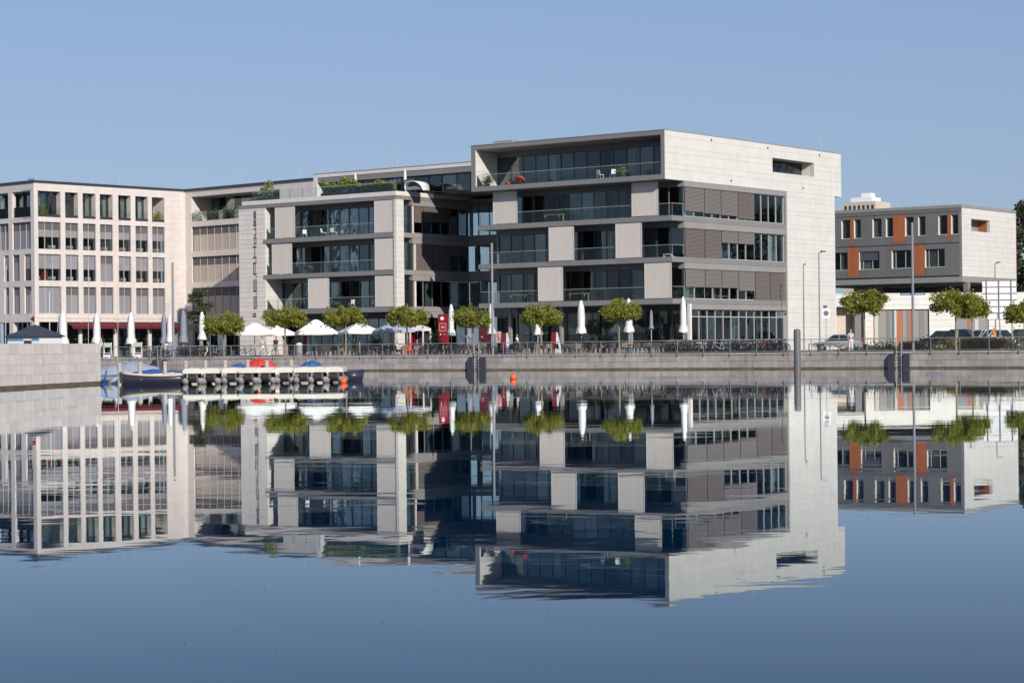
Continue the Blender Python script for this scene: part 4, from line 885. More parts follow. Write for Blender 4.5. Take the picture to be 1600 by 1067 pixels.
# planting strips at right
def strip(name, x0, x1, d0, d1, h, n, m, size, label, cat, seed, blade=False):
    rr = random.Random(seed); l0, l1 = Q.fx(x0, 545, d0)[0], Q.fx(x1, 545, d0)[0]
    if blade:
        V = []; Fc = []
        for i in range(n):
            x, y = rr.uniform(l0, l1), rr.uniform(d0, d1); hh = h * rr.uniform(.5, 1.15); a = rr.uniform(0, 6.28); lean = rr.uniform(0, .5) * hh; b0 = len(V); w = size
            V += [(x - w, y, 0), (x + w, y, 0), (x + w * .6 + lean * .4 * math.cos(a), y + lean * .4 * math.sin(a), hh * .6), (x + lean * math.cos(a), y + lean * math.sin(a), hh)]; Fc.append((b0, b0 + 1, b0 + 2, b0 + 3))
        o = link(name, mesh(name, V, Fc, m), None, Q.w(0, 0, GZ), (0, 0, qr))
    else:
        o = leaf_cloud(name, m, n, size, lambda r: (r.uniform(l0, l1), r.uniform(d0, d1), abs(r.gauss(0, h * .5))), seed, None, Q.w(0, 0, GZ), (0, 0, qr))
    tag(o, label, cat, None, 'stuff'); return o
strip('ornamental_grass', 1478, 1566, 6.0, 10, 0.95, 5200, M_grass, 0.025, 'brown dry ornamental grass behind the right railing', 'grass', 601, True)
strip('ornamental_grass', 1405, 1432, 7.0, 9, 0.75, 1100, M_grass, 0.025, 'thin brown grass beside the right-hand pole', 'grass', 602, True)
for i, (x0, x1, h, n, lab) in enumerate(((1360, 1392, .8, 520, 'low green shrub behind the railing left of the right-hand ladder'), (1392, 1412, .6, 260, 'reddish low shrub right behind the right-hand ladder'), (1432, 1476, 1.1, 900, 'dense green shrub between pole and brown grass'), (1566, 1640, 1.3, 1100, 'dark green shrub at the right edge behind the railing'), (1312, 1360, .45, 420, 'low ground-cover plants behind the person in white trousers'))):
    base = prom((x0 + x1) / 2, 7.0); w = (x1 - x0) / 2 / FPX * base.y * 1.12
    t = thing('planting_shrub', lab, 'shrub', base, qr, 'shrubs behind the right railing')
    leaf_cloud('foliage', M_hedge if i != 1 else M_grass, n, 0.17, lambda r: (r.uniform(-w, w), r.gauss(0, .6), abs(r.gauss(0, h * .42))), 610 + i, t)
    mb = MB()
    for k in range(7): x = random.Random(k).uniform(-w * .8, w * .8); mb.tube([(x, 0, 0), (x * 1.05, .1, h * .7)], [.03, .01], 5)
    mb.obj('stems', M_bark, t)
box(None, 'planting_bed', mat('bed_soil', (0.12, 0.09, 0.06), .95), 0, 1, 0, 1, 0, 1) if False else None

# ------------------------------------------------------------------ poles, lamps, signs
for (x, yt, lab) in ((271, 410, 'tall slim grey steel pole in front of the cream building'), (770, 380, 'tall slim grey steel pole beside the middle quay ladder'), (1427, 348, 'tallest slim grey steel pole with blue street signs')):
    b0 = prom(x, 0.4); t = thing('steel_pole', lab, 'pole', b0, qr, 'tall quay poles'); h = at(x, yt, b0.y).z - GZ
    MB().lathe([(0.15, 0), (0.15, 0.04), (0.105, 0.05), (0.10, h), (0.001, h)], 12).obj('shaft', M_pole, t)
    if x == 1427:
        for s in (-1, 1):
            q = MB().box(0.12 * s, 0.98 * s, -0.02, 0.02, 4.28, 4.48).obj('street_sign', mat('sign_blue', (0.06, 0.10, 0.30), .4), t)
            MB().box(0.2 * s, 0.9 * s, -0.024, -0.021, 4.35, 4.41).obj('sign_writing', M_paint, t)
pl = at(1246, 579, 156.5); t = thing('mooring_pile', 'thick grey steel mooring pile standing in the water', 'pile', (pl.x, pl.y, 0)); h = at(1246, 514, 156.5).z
MB().lathe([(0.26, -1), (0.26, h - .12), (0.2, h - .02), (0.001, h)], 20).obj('shaft', mat('pile_steel', (.13, .135, .14), .6, noise=.12, nscale=3), t, smooth=True); MB().lathe([(0.275, -1), (0.275, 0.12), (0.262, 0.14)], 20).obj('waterline_stain', M_algae, t, smooth=True)
def lamp(x, yt, D, arm, label):
    p = at(x, 545, D); h = at(x, yt, D).z - GZ; t = thing('street_lamp', label, 'lamp post', (p.x, p.y, GZ), 0, 'street lamps')
    MB().tube([(0, 0, 0), (0, 0, h)], [0.075, 0.05], 10).obj('mast', M_pole, t)
    MB().tube([(0, 0, h - .1), (arm * .9, 0, h + .06)], 0.03, 6).obj('arm', M_pole, t)
    MB().add([(arm * .25, -.14, h + .0), (arm * 1.3, -.14, h + .02), (arm * 1.3, .14, h + .02), (arm * .25, .14, h + .0), (arm * .4, -.08, h + .12), (arm * 1.1, -.08, h + .12), (arm * 1.1, .08, h + .12), (arm * .4, .08, h + .12)], CUBE_F).obj('lamp_head', M_dark, t)
lamp(1281, 394, 184, 0.5, 'street lamp with flat head in front of the white wall')
lamp(1556, 411, 215, 0.45, 'street lamp rising behind the white hoarding')
lamp(1256.5, 414, 205, 0.18, 'thin lamp post close to the white wall, left of the bigger lamp')
p = at(1291, 535, 186); t = thing('parking_sign', 'square white no-stopping sign on a thin post beside the lamp', 'sign', (p.x, p.y, GZ)); zs_ = at(1291, 489.5, 186).z - GZ
MB().tube([(0, 0, 0), (0, 0, zs_ + .3)], 0.03, 6).obj('post', M_steel, t); MB().box(-.33, .33, -.05, -.03, zs_ - .42, zs_ + .42).obj('plate', M_paint, t)
MB().lathe([(0.001, 0), (.24, 0), (.24, .01), (.001, .01)], 18).obj('sign_disc', mat('sign_grey_blue', (.12, .12, .16), .5), t, (0, -.052, zs_), (math.pi / 2, 0, 0))
MB().lathe([(.19, .0), (.24, .0), (.24, .012), (.19, .012)], 18).obj('sign_ring', mat('sign_red', (.30, .10, .10), .5), t, (0, -.053, zs_), (math.pi / 2, 0, 0))
MB().box(-.25, .1, -.05, -.03, zs_ + .45, zs_ + .72).obj('small_plate', mat('sign_blue', (0.06, 0.10, 0.30), .4), t)
# white hoarding on a scaffold
p = at(1563, 535, 205); t = thing('white_hoarding', 'tall white hoarding on a steel lattice at right', 'hoarding', (p.x, p.y, GZ), -0.12)
hw = 54 / FPX * 205 / 2; z0 = at(1563, 499, 205).z - GZ; z1 = at(1563, 438, 205).z - GZ; n = 6
for k in range(n):
    a, q = z0 + (z1 - z0) * k / n, z0 + (z1 - z0) * (k + 1) / n
    for c0, c1 in ((-hw, -hw * .05), (-hw * .05, hw * .95)): box(t, 'board', M_paint, c0 + .01, c1 - .01, 0, 0.03, a + .012, q - .012)
for k in range(n + 1): z = z0 + (z1 - z0) * k / n; MB().tube([(-hw, -.07, z), (hw, -.07, z)], .035, 5).obj('ledger', M_steel, t)
for x in (-hw * .75, -hw * .05, hw * .65): MB().tube([(x, -.1, 0), (x, -.1, z1)], .04, 6).obj('standard', M_steel, t); MB().tube([(x, -1.6, 0), (x, -.12, z0 + .8)], .035, 5).obj('brace', M_steel, t)

# ------------------------------------------------------------------ parasols
def closed_parasol(x, yt, ysk, d, wpx, m, label, ybase=None):
    b0 = prom(x, d); D = b0.y; t = thing('closed_parasol', label, 'parasol', b0, random.Random(int(x)).random() * 6, 'closed parasols')
    zt = at(x, yt, D).z - GZ; zk = at(x, ysk, D).z - GZ; w = wpx / FPX * D / 2; n = 16; mb = MB()
    prof = ((1.0, 0), (.86, .12), (.62, .22), (.66, .5), (.55, .8), (.28, .97), (.05, 1.0)); rr = random.Random(int(x) + 5)
    for (r, q) in prof:
        for k in range(n):
            f = (1.22 if k % 2 else .8) * rr.uniform(.94, 1.06) if q < .9 else 1
            a = 6.2832 * k / n + q * .5; mb.v.append((w * r * f * math.cos(a), w * r * f * math.sin(a), zk + (zt - zk) * q + (rr.uniform(-.06, .06) if q == 0 else 0)))
    for i in range(len(prof) - 1):
        for k in range(n): k2 = (k + 1) % n; mb.f.append((i * n + k, i * n + k2, (i + 1) * n + k2, (i + 1) * n + k))
    mb.obj('canopy', m, t, smooth=True); MB().tube([(0, 0, 0), (0, 0, zt * .95)], .035, 6).obj('pole', M_mullL, t)
    MB().lathe([(0.001, 0), (.4, 0), (.38, .1), (.06, .14), (.05, .4)], 10).obj('foot', M_dark, t)
for (x, yt, ys, d, w, m, lab) in ((99, 486, 538, 12, 17, M_canvas, 'closed white parasol right behind the striped kiosk'), (151.5, 489, 536, 12, 15, M_canvas, 'closed white parasol in front of the left end of the red awning'), (205, 488, 537, 12, 15, M_canvas, 'closed white parasol in front of the middle of the red awning'),
      (256.5, 489, 536, 10, 12, M_canvasG, 'closed grey parasol left of the tall pole, touching a white one'), (265.5, 491, 534, 10, 11, M_canvas, 'closed white parasol touching a grey one, left of the tall pole'),
      (287, 484, 535, 10, 14, M_canvasG, 'closed grey parasol right of the tall pole'), (316, 487, 531, 8, 13, M_canvas, 'closed white parasol in front of the dark pine'),
      (705.5, 475, 524, 7, 12, M_canvas, 'tall closed white parasol just right of the red board'), (768, 474, 522, 8, 13, M_canvas, 'closed white parasol half hidden behind the middle steel pole'), (840.5, 478, 523, 8, 13, M_canvas, 'closed white parasol behind the tree right of the middle pole'),
      (908.5, 469, 521, 8, 15, M_canvas, 'tall closed white parasol standing alone before the dark shopfront'), (983, 466, 519, 8, 15, M_canvas, 'closed white parasol behind the right tree of the café'), (1068, 463, 519, 9, 13, M_canvas, 'closed white parasol beside the rightmost column'),
      (1018, 484, 514, 16, 7, M_canvasG, 'slim closed grey parasol under the white building, right one'), (733, 503, 527, 14, 11, M_canvasG, 'grey closed parasol in the shade behind the tree')):
    closed_parasol(x, yt, ys, d, w, m, lab)
def open_parasol(x, ypk, yed, wpx, d, m, label, rz):
    b0 = prom(x, d); D = b0.y; t = thing('open_parasol', label, 'parasol', b0, rz, 'open parasols of the café')
    zp = at(x, ypk, D).z - GZ; ze = at(x, yed, D).z - GZ; w = wpx / FPX * D / 2 / 1.25; mb = MB(); N8 = 8
    for ring, (f, q) in enumerate(((1.0, -0.09), (1.0, 0.0), (.55, .5), (.1, .97), (0.0, 1.0))):
        for k in range(N8):
            a = math.pi / 4 * k; ex = 1.414 if k % 2 else 1.0; sag = 0.0 if k % 2 else -.05 * (q < .9)
            mb.v.append((w * f * ex * math.cos(a), w * f * ex * math.sin(a), ze + (zp - ze) * q + sag - (.12 if ring == 0 else 0)))
    for i in range(4):
        for k in range(N8): k2 = (k + 1) % N8; mb.f.append((i * N8 + k, i * N8 + k2, (i + 1) * N8 + k2, (i + 1) * N8 + k))
    o = mb.obj('canopy', m, t); MB().tube([(0, 0, 0), (0, 0, zp)], .04, 8).obj('pole', M_mullL, t)
    mb = MB()
    for k in range(8): a = math.pi / 4 * k; ex = 1.40 if k % 2 else .98; mb.tube([(0, 0, zp - .1), (w * ex * math.cos(a), w * ex * math.sin(a), ze - .03)], .015, 4)
    mb.obj('ribs', M_mullL, t); MB().box(-.45, .45, -.45, .45, 0, .12).obj('foot', M_dark, t)
open_parasol(398, 504, 520, 74, 9, M_canvas, 'open white parasol left of the people walking, leftmost of the café', .2)
open_parasol(432, 508, 521, 60, 13, M_canvas, 'open parasol mostly behind the second tree', .5)
open_parasol(494, 499, 519, 80, 8, M_canvas, 'large open white parasol between the second and third trees', .15)
open_parasol(562, 504, 518, 70, 9, M_canvas, 'open white parasol partly behind the third tree', .3)
open_parasol(616, 502, 516, 72, 8, mat('blue_grey_canvas', (0.42, 0.45, 0.54), .8, noise=.04), 'open blue-grey parasol in front of the white corner pillar', .2)
p = prom(657, 11); t = thing('small_marquee', 'small white marquee with pointed roof left of the red board', 'marquee', p, qr); D = p.y; zt = at(657, 507, D).z - GZ; ze = at(657, 513, D).z - GZ
MB().add([(-.72, -.72, ze), (.72, -.72, ze), (.72, .72, ze), (-.72, .72, ze), (0, 0, zt), (-.72, -.72, ze - .25), (.72, -.72, ze - .25), (.72, .72, ze - .25), (-.72, .72, ze - .25)], [(0, 1, 4), (1, 2, 4), (2, 3, 4), (3, 0, 4), (5, 6, 1, 0), (6, 7, 2, 1), (7, 8, 3, 2), (8, 5, 0, 3)]).obj('roof', M_canvas, t)
for sx in (-.68, .68):
    for sy in (-.68, .68): MB().box(sx - .05, sx + .05, sy - .05, sy + .05, 0, ze - .2).obj('leg', M_paint, t)
MB().box(-.62, .62, .6, .64, .9, 1.9).obj('menu_board', M_dark, t); MB().box(-.95, -.72, -.7, .7, 0, ze - .1).obj('red_side', M_redp, t)
# red boards and posters
def board(x, y0, y1, wpx, d, m, label, cat, marks):
    b0 = prom(x, d); D = b0.y; t = thing('advertising_board', label, cat, b0, qr + .25); h0 = max(0, at(x, y1, D).z - GZ); h1 = at(x, y0, D).z - GZ; w = wpx / FPX * D / 2
    box(t, 'panel', m, -w, w, 0, .12, h0, h1)
    for (u0, u1, v0, v1, mm_) in marks: box(t, 'mark', mm_, -w + 2 * w * u0, -w + 2 * w * u1, -.02, -.002, h0 + (h1 - h0) * v0, h0 + (h1 - h0) * v1)
    for s in (-1, 1): box(t, 'foot', M_dark, s * w * .7 - .05, s * w * .7 + .05, -.2, .35, 0, .08)
    return t, w, h0, h1
PK = mat('pink_print', (.55, .28, .28), .6)
t, w, h0, h1 = board(693, 491, 537, 17, 11, M_redp, 'tall red board with white emblem beside a closed parasol', 'sign', ((.12, .18, .42, .7, PK), (.72, .78, .42, .7, PK), (.12, .78, .42, .45, PK), (.12, .78, .67, .70, PK), (.3, .6, .52, .60, PK), (.2, .3, .30, .34, M_paint), (.5, .72, .31, .33, PK)))
MB().lathe([(.001, 0), (.17, 0), (.17, .02), (.001, .02)], 14).obj('round_emblem', M_paint, t, (-.1, 0, h0 + (h1 - h0) * .86), (math.pi / 2, 0, 0))
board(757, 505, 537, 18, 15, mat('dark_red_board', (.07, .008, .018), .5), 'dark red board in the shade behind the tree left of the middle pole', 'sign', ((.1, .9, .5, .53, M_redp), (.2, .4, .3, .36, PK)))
t, *_ = board(779, 518, 535, 8.5, 9, mat('pale_pink_poster', (.62, .36, .35), .6), 'pink poster board with a dark curl, right of the middle pole', 'sign', ((.35, .6, .72, .8, M_dark), (.3, .42, .5, .72, M_dark), (.35, .62, .44, .52, M_dark), (.55, .68, .25, .46, M_dark), (.3, .6, .18, .26, M_dark)))
for (x, lab) in ((790, 'red and white folding sign right of the pink poster'), (868, 'red and white folding sign left of the lone closed parasol'), (479, 'red and white folding sign under the open white parasol')):
    t = thing('folding_sign', lab, 'sign', prom(x, 9), qr, 'red and white folding signs')
    MB().add([(-.45, -.2, 0), (.1, -.2, 0), (.1, .0, 1.9), (-.35, 0, 1.9)], [(0, 1, 2, 3)]).add([(-.45, -.17, 0), (.1, -.17, 0), (.1, .03, 1.9), (-.35, .03, 1.9)], [(3, 2, 1, 0)]).obj('red_leaf', mat('faded_red_leaf', (.20, .02, .025), .6), t)
    MB().add([(.1, -.2, 0), (.75, -.2, 0), (.2, .0, 1.9), (.1, 0, 1.9)], [(0, 1, 2, 3)]).add([(.1, -.17, 0), (.75, -.17, 0), (.2, .03, 1.9), (.1, .03, 1.9)], [(3, 2, 1, 0)]).obj('white_leaf', M_paint, t)

# ------------------------------------------------------------------ café furniture
def table(loc, label, m):
    k = ('tab', m.name)
    if k not in CACHE: CACHE[k] = (MB().lathe([(.001, .70), (.38, .70), (.38, .735), (.001, .735)], 14).mesh('tabletop', m), MB().tube([(0, 0, .03), (0, 0, .70)], .035, 8).mesh('column', M_steel), MB().lathe([(.001, 0), (.25, 0), (.24, .03), (.001, .04)], 12).mesh('base', M_dark))
    t = thing('cafe_table', label, 'table', loc, 0, 'café tables behind the railing')
    for nme, me in zip(('tabletop', 'column', 'base'), CACHE[k]): link(nme, me, t)
rf = random.Random(77); M_rattan = mat('dark_rattan', (.07, .05, .04), .7); M_ratl = mat('pale_rattan', (.20, .16, .125), .7)
zones = ((487, 640, 4, 11, 16, 'café tables and chairs under the open parasols'), (645, 760, 4, 11, 13, 'café tables near the red board'), (790, 905, 3, 11, 14, 'café tables right of the middle pole'), (910, 1045, 3, 10, 16, 'café tables before the right half of the shopfront'))
zl_ = ('under the open parasols', 'near the red board', 'just right of the middle pole', 'in front of the right half of the shopfront')
MARKS = ((494, 'the big open parasol'), (515, 'the parasol bollard'), (540, 'the third tree'), (562, 'the third parasol'), (587, 'the left planter pot'), (606, 'the blue-grey parasol'), (621, 'the white-topped sitter'), (640, 'the orange sitter'), (657, 'the small marquee'), (678, 'the right planter pot'), (693, 'the red board'), (707, 'the board-side parasol'), (720, 'the black bicycle'), (739, 'the pole-left tree'), (757, 'the dark red board'), (790, 'the left folding sign'), (808, 'the walking waiter'), (828, 'the pole-right tree edge'), (846, 'the pole-right tree'), (868, 'the right folding sign'), (892, 'the lone-parasol bollard'), (908, 'the lone closed parasol'), (930, 'the lone-parasol gap'), (953, 'the dark planter pot'), (968, 'the right café tree'), (985, 'the half-hidden white parasol'), (1015, 'the far bollard'), (1035, 'the bicycle rack'))
def near(x, d):
    m = min(MARKS, key=lambda k: abs(k[0] - x)); return ('left of ' if x < m[0] else 'right of ') + m[1] + (', front row' if d < 5.5 else ', middle row' if d < 8 else ', back row')
for zi, (x0, x1, d0, d1, n, g) in enumerate(zones):
    for i in range(n):
        x = x0 + (x1 - x0) * (i + rf.uniform(.2, .8)) / n; d = rf.uniform(d0, d1); q = prom(x, d); w_ = near(x, d)
        table(q, 'round café table ' + w_, M_rattan if rf.random() < .6 else M_ratl)
        for a, side in rf.sample(((0.3, 'water side'), (1.9, 'right side'), (3.4, 'shop side'), (5.0, 'left side')), rf.choice((2, 3, 3))):
            m = M_rattan if rf.random() < .62 else M_ratl; cn = 'dark' if m is M_rattan else 'pale'
            chair(m, q + Vector((.62 * math.sin(a), -.62 * math.cos(a), 0)), a + math.pi + rf.uniform(-.3, .3), cn + ' chair, ' + side + ' of table ' + w_, cn + ' café chairs ' + zl_[zi], 'cafe_chair')
for i, (x, lab) in enumerate(((587, 'grey-green planter pot beside the blue-grey parasol'), (678, 'grey-green planter pot just left of the red board'), (950, 'dark planter pot left of the right tree'))):
    t = thing('planter_pot', lab, 'planter', prom(x, 6)); MB().lathe([(.001, 0), (.42, 0), (.5, .5), (.45, 1.0), (.4, 1.0), (.38, .9), (.001, .9)], 14).obj('pot', mat('grey_pot', (.10, .12, .12), .7), t)
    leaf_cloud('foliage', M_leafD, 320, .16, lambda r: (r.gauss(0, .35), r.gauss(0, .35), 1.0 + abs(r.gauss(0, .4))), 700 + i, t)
for x, lab in ((60, 0), (198, 'left of the green deck chairs'), (363.5, 'under the leftmost pollarded tree'), (457, 'left of the light-topped bin'), (506, 'under the large open parasol'), (606, 'under the blue-grey parasol'), (660, 'left of the red board'), (714.5, 'right of the closed parasol by the red board'), (892, 'left of the lone closed parasol'), (953, 'left of the right café tree'), (1015.5, 'right of the right café tree'), (1280, 'below the street lamp'), (1353, 'below the tree by the person in white trousers'), (1582, 'near the right edge of the railing')):
    if not lab: continue
    t = thing('mooring_bollard', 'short dark bollard on the quay edge ' + lab, 'bollard', prom(x, .28), 0, 'dark bollards on the quay edge')
    MB().lathe([(.001, 0), (.2, 0), (.2, .06), (.15, .08), (.16, .42), (.22, .46), (.22, .54), (.17, .58), (.001, .6)], 12).obj('body', M_navy, t, smooth=False); MB().tube([(-.33, 0, .1), (-.33, 0, .3), (.33, 0, .3), (.33, 0, .1)], .025, 5).obj('cross_bar', M_navy, t)
t = thing('litter_bin', 'litter bin with pale dome lid behind the railing left of the big parasol', 'litter bin', prom(467.5, 1.2)); MB().lathe([(.001, 0), (.3, 0), (.3, .95), (.001, .95)], 12).obj('body', M_pole, t); MB().lathe([(.34, .95), (.3, 1.1), (.12, 1.2), (.001, 1.22)], 12).obj('lid', M_paint, t)
for x, lab in ((168.5, 'left green and white high deck seat by the quay edge at left'), (216, 'right green and white high deck seat by the quay edge')):
    t = thing('deck_seat', lab, 'seat', prom(x, 1.6), 0, 'high deck seats'); g_ = mat('pale_green_canvas', (.40, .50, .38), .8)
    for s in (-1, 1): MB().tube([(s * .34, -.3, 0), (s * .34, .05, 1.45)], .035, 5).obj('frame', M_paint, t); MB().tube([(s * .34, .4, 0), (s * .34, -.1, .9)], .035, 5).obj('frame', M_paint, t)
    MB().box(-.34, .34, -.08, -.04, 1.0, 1.42).obj('backrest', g_, t); MB().box(-.36, .36, -.35, .1, .42, .48).obj('seat', M_paint, t); MB().box(-.36, .36, -.38, -.3, .0, .3).obj('footboard', M_paint, t)

# ------------------------------------------------------------------ bicycles
def bike_proto():
    w = MB().ring((0, 0, 0), .33, .028, 22, 5); 
    for k in range(10): a = k * math.pi / 5; w.tube([(0, 0, 0), (.32 * math.cos(a), 0, .32 * math.sin(a))], .004, 3)
    me_w = w.mesh('wheel', M_black)
    fr = {}
    for nm, col in (('grey', (.30, .30, .31)), ('black', (.02, .02, .022)), ('silver', (.55, .54, .52)), ('maroon', (.16, .03, .05))):
        m = mat('bike_' + nm, col, .4); f = MB()
        for p, q in (((-.52, .34), (-.12, .32)), ((-.12, .32), (-.28, .82)), ((-.52, .34), (-.25, .75)), ((-.12, .32), (.38, .68)), ((-.26, .76), (.35, .82)), ((.36, .86), (.40, .66)), ((.40, .66), (.54, .34)), ((-.28, .82), (-.30, .95))):
            f.tube([(p[0], 0, p[1]), (q[0], 0, q[1])], .026, 5)
        f.box(-.7, -.3, -.07, .07, .72, .74); fr[nm] = f.mesh('frame', m)
    hb = MB().tube([(.36, 0, .86), (.36, 0, 1.02)], .016, 5).tube([(.22, -.28, 1.04), (.38, -.2, 1.06), (.38, .2, 1.06), (.22, .28, 1.04)], .016, 5).mesh('handlebar', M_steel)
    sd = MB().add([(-.44, -.09, .95), (-.16, -.02, .97), (-.16, .02, .97), (-.44, .09, .95), (-.44, -.09, 1.02), (-.16, -.02, 1.0), (-.16, .02, 1.0), (-.44, .09, 1.02)], CUBE_F).mesh('saddle', M_black)
    return me_w, fr, hb, sd
WH, FRM, HB, SD = bike_proto()
BK = MB().box(-.17, .17, -.15, .15, 0, .22).mesh('basket', M_rattan)
def bike(loc, rz, tilt, col, label, group, basket=False):
    t = tag(link('bicycle', None, None, loc, (tilt, 0, rz)), label, 'bicycle', group)
    link('wheel', WH, t, (-.52, 0, .34)); link('wheel', WH, t, (.54, 0, .34)); link('frame', FRM[col], t); link('handlebar', HB, t); link('saddle', SD, t)
    if basket: link('basket', BK, t, (.56, 0, .86))
rk = random.Random(88)
for (x0, x1, d0, d1, n, lab) in ((222, 336, 2.0, 5.0, 26, 'parked in the crowded rack at left, below the pine'), (1042, 1226, 1.4, 5.0, 92, 'parked in the long crowded rack before the glass ground floor')):
    for i in range(n):
        x = x0 + (x1 - x0) * (i + .5) / n + rk.uniform(-1.5, 1.5); col = rk.choice(('grey', 'grey', 'black', 'black', 'silver', 'maroon'))
        dd = rk.uniform(d0, d1); sec = ('left end', 'left third', 'middle', 'right third', 'right end')[min(4, int(5 * (x - x0) / (x1 - x0)))] if x0 < 500 else ('at closed parasol', 'at white pillar', 'at first glass bays', 'left of the middle', 'in the middle', 'right of the middle', 'at last glass bays', 'nearest mooring pile')[max(0, min(7, int(8 * (x - x0) / (x1 - x0))))]
        rowd = 'front row' if dd < d0 + (d1 - d0) / 3 else 'middle row' if dd < d0 + (d1 - d0) * .67 else 'back row'
        sg = rk.choice((1, -1)); fl = rk.random() < .5; bk = rk.random() < .25
        bike(prom(x, dd), qr + sg * rk.uniform(.5, 1.35) + (math.pi if fl else 0), rk.uniform(-.12, .12), col, '%s bicycle%s in the %s rack, %s, %s, facing %s' % (col, ' with basket' if bk else '', 'left' if x0 < 500 else 'right', sec, rowd, 'shops' if (sg > 0) != fl else 'water'), col + ' bicycles ' + lab, bk)
for (x, d, rz, col, lab) in ((387, 1.3, .05, 'black', 'black bicycle leaning by the railing left of the walking pair'), (421, 1.6, .3, 'grey', 'grey bicycle pushed between the walking pair'), (716, 2.5, .4, 'black', 'black bicycle behind the railing right of the red board'), (735, 2.5, -.3, 'grey', 'grey bicycle beside the tree trunk near the middle ladder')):
    bike(prom(x, d), qr + rz, .06, col, lab, None)

# ------------------------------------------------------------------ cars
def car(x, ytop, D, rz, m, label, L_=4.2, H_=1.5, W_=1.75, light=None, kind='hatch'):
    p = at(x, 540, D); t = thing('parked_car', label, 'car', (p.x, p.y, GZ), rz, 'parked cars')
    f = H_ / 1.5; low = [(-.5, .32), (-.5, .62), (-.47, .80), (-.30, .90), (.30, .90), (.47, .84), (.5, .6), (.5, .32)]
    if kind == 'sedan': low = [(-.5, .32), (-.5, .60), (-.46, .74), (-.22, .88), (.24, .90), (.47, .88), (.5, .6), (.5, .32)]
    n = len(low); mb = MB()
    for s, k in ((-1, .5), (1, .5)):
        for (u, z) in low: mb.v.append((u * L_, s * W_ * k * (1 if z > .35 and abs(u) < .45 else .93), z * f))
    mb.f.append(tuple(range(n))); mb.f.append(tuple(reversed(range(n, 2 * n))))
    for i in range(n): j = (i + 1) % n; mb.f.append((i, n + i, n + j, j))
    mb.obj('body', m, t)
    cab = ((-.27, .885), (-.10, 1.47), (.28, 1.47), (.46, .875)) if kind == 'hatch' else ((-.25, .88), (-.08, 1.42), (.16, 1.42), (.36, .89))
    v = []
    for s in (-1, 1):
        for (u, z) in cab: v.append((u * L_, s * W_ * (.46 if z < 1 else .37), z * f))
    q = MB().add(v, [(0, 1, 2, 3), (7, 6, 5, 4), (0, 4, 5, 1), (2, 6, 7, 3)]); q.obj('glazing', mat('car_glass', (.02, .03, .04), .15, spec=.4), t)
    (u0, z0), (u1, z1) = cab[1], cab[2]; MB().add([(u0 * L_ - .05, -W_ * .385, z0 * f - .03), (u1 * L_ + .05, -W_ * .385, z1 * f - .03), (u1 * L_ + .05, W_ * .385, z1 * f - .03), (u0 * L_ - .05, W_ * .385, z0 * f - .03), (u0 * L_ + .05, -W_ * .33, z0 * f + .05), (u1 * L_ - .05, -W_ * .33, z1 * f + .05), (u1 * L_ - .05, W_ * .33, z1 * f + .05), (u0 * L_ + .05, W_ * .33, z0 * f + .05)], CUBE_F).obj('roof', m, t)
    mid = (cab[1][0] + cab[2][0]) / 2
    for s in (-1, 1):
        for (ua, za), (ub, zb) in ((cab[0], cab[1]), ((mid, .885), (mid, 1.45)), (cab[3], cab[2])): MB().tube([(ua * L_, s * W_ * .462, za * f), (ub * L_, s * W_ * .375, zb * f)], .035, 5).obj('pillar', m, t)
    for u in (-.31, .31):
        for s in (-1, 1):
            wl = MB().lathe([(.001, -.1), (.3, -.1), (.31, 0), (.3, .1), (.001, .1)], 16).obj('wheel', M_black, t, (u * L_, s * (W_ / 2 - .08), .31), (math.pi / 2, 0, 0)); MB().lathe([(.001, -.11), (.18, -.11), (.18, .11), (.001, .11)], 12).obj('rim', M_steel, wl)
    for s in (-1, 1):
        box(t, 'headlight', M_paint, -.5 * L_ - .02, -.47 * L_, s * W_ * .36 - .17, s * W_ * .36 + .17, .62 * f, .74 * f); box(t, 'tail_light', M_tarpR, .47 * L_, .5 * L_ + .02, s * W_ * .36 - .16, s * W_ * .36 + .16, .66 * f, .86 * f)
        box(t, 'mirror', m, -.2 * L_, -.17 * L_, s * (W_ / 2 + .02), s * (W_ / 2 + .16), .92 * f, 1.05 * f)
M_silver = mat('silver_paint', (.50, .52, .53), .25, metal=.5); M_carD = mat('dark_teal_paint', (.015, .025, .032), .2); M_carN = mat('navy_paint', (.015, .02, .04), .2); M_carS = mat('pale_silver_paint', (.58, .60, .60), .3, metal=.3)
car(1309, 513, 190, -.25, M_silver, 'silver car parked by the white wall behind the railing', 4.4, 1.5, 1.75, kind='sedan')
car(1470, 512, 222, -.35, M_carD, 'dark green-black car parked at right, left of the red-tailed one', 4.3, 1.85)
car(1506, 511, 215, math.pi - .55, M_carN, 'dark blue car with red tail light behind the brown grass', 4.3, 1.95)
car(1534, 511, 228, .5, M_carS, 'pale silver car behind the dark blue one', 4.2, 1.95)
car(1553, 511, 222, .3, M_paint, 'white car parked below the hoarding', 4.3, 1.95)
car(1595, 512, 224, .2, M_carD, 'dark car at the right edge behind the shrubs', 4.3, 1.95)
p = at(1554, 530, 190); t = thing('digger_arm', 'yellow-orange small machine beside the scaffold foot', 'machine', (p.x, p.y, GZ)); M_yel = mat('machine_orange', (.75, .28, .02), .5)
MB().box(-.25, .25, -.3, .3, .15, 1.0).obj('body', M_yel, t); MB().tube([(0, 0, .9), (-.1, 0, 1.6), (.05, 0, 2.0)], [.14, .12, .06], 6).obj('arm', M_yel, t)
for s in (-1, 1): MB().lathe([(.001, -.08), (.17, -.08), (.17, .08), (.001, .08)], 10).obj('wheel', M_black, t, (s * .2, -.32, .17), (math.pi / 2, 0, 0))
t = thing('guard_rail', 'low grey guard rail with short posts in front of the silver car', 'guard rail', prom(1264, 8), qr); W = 4.6
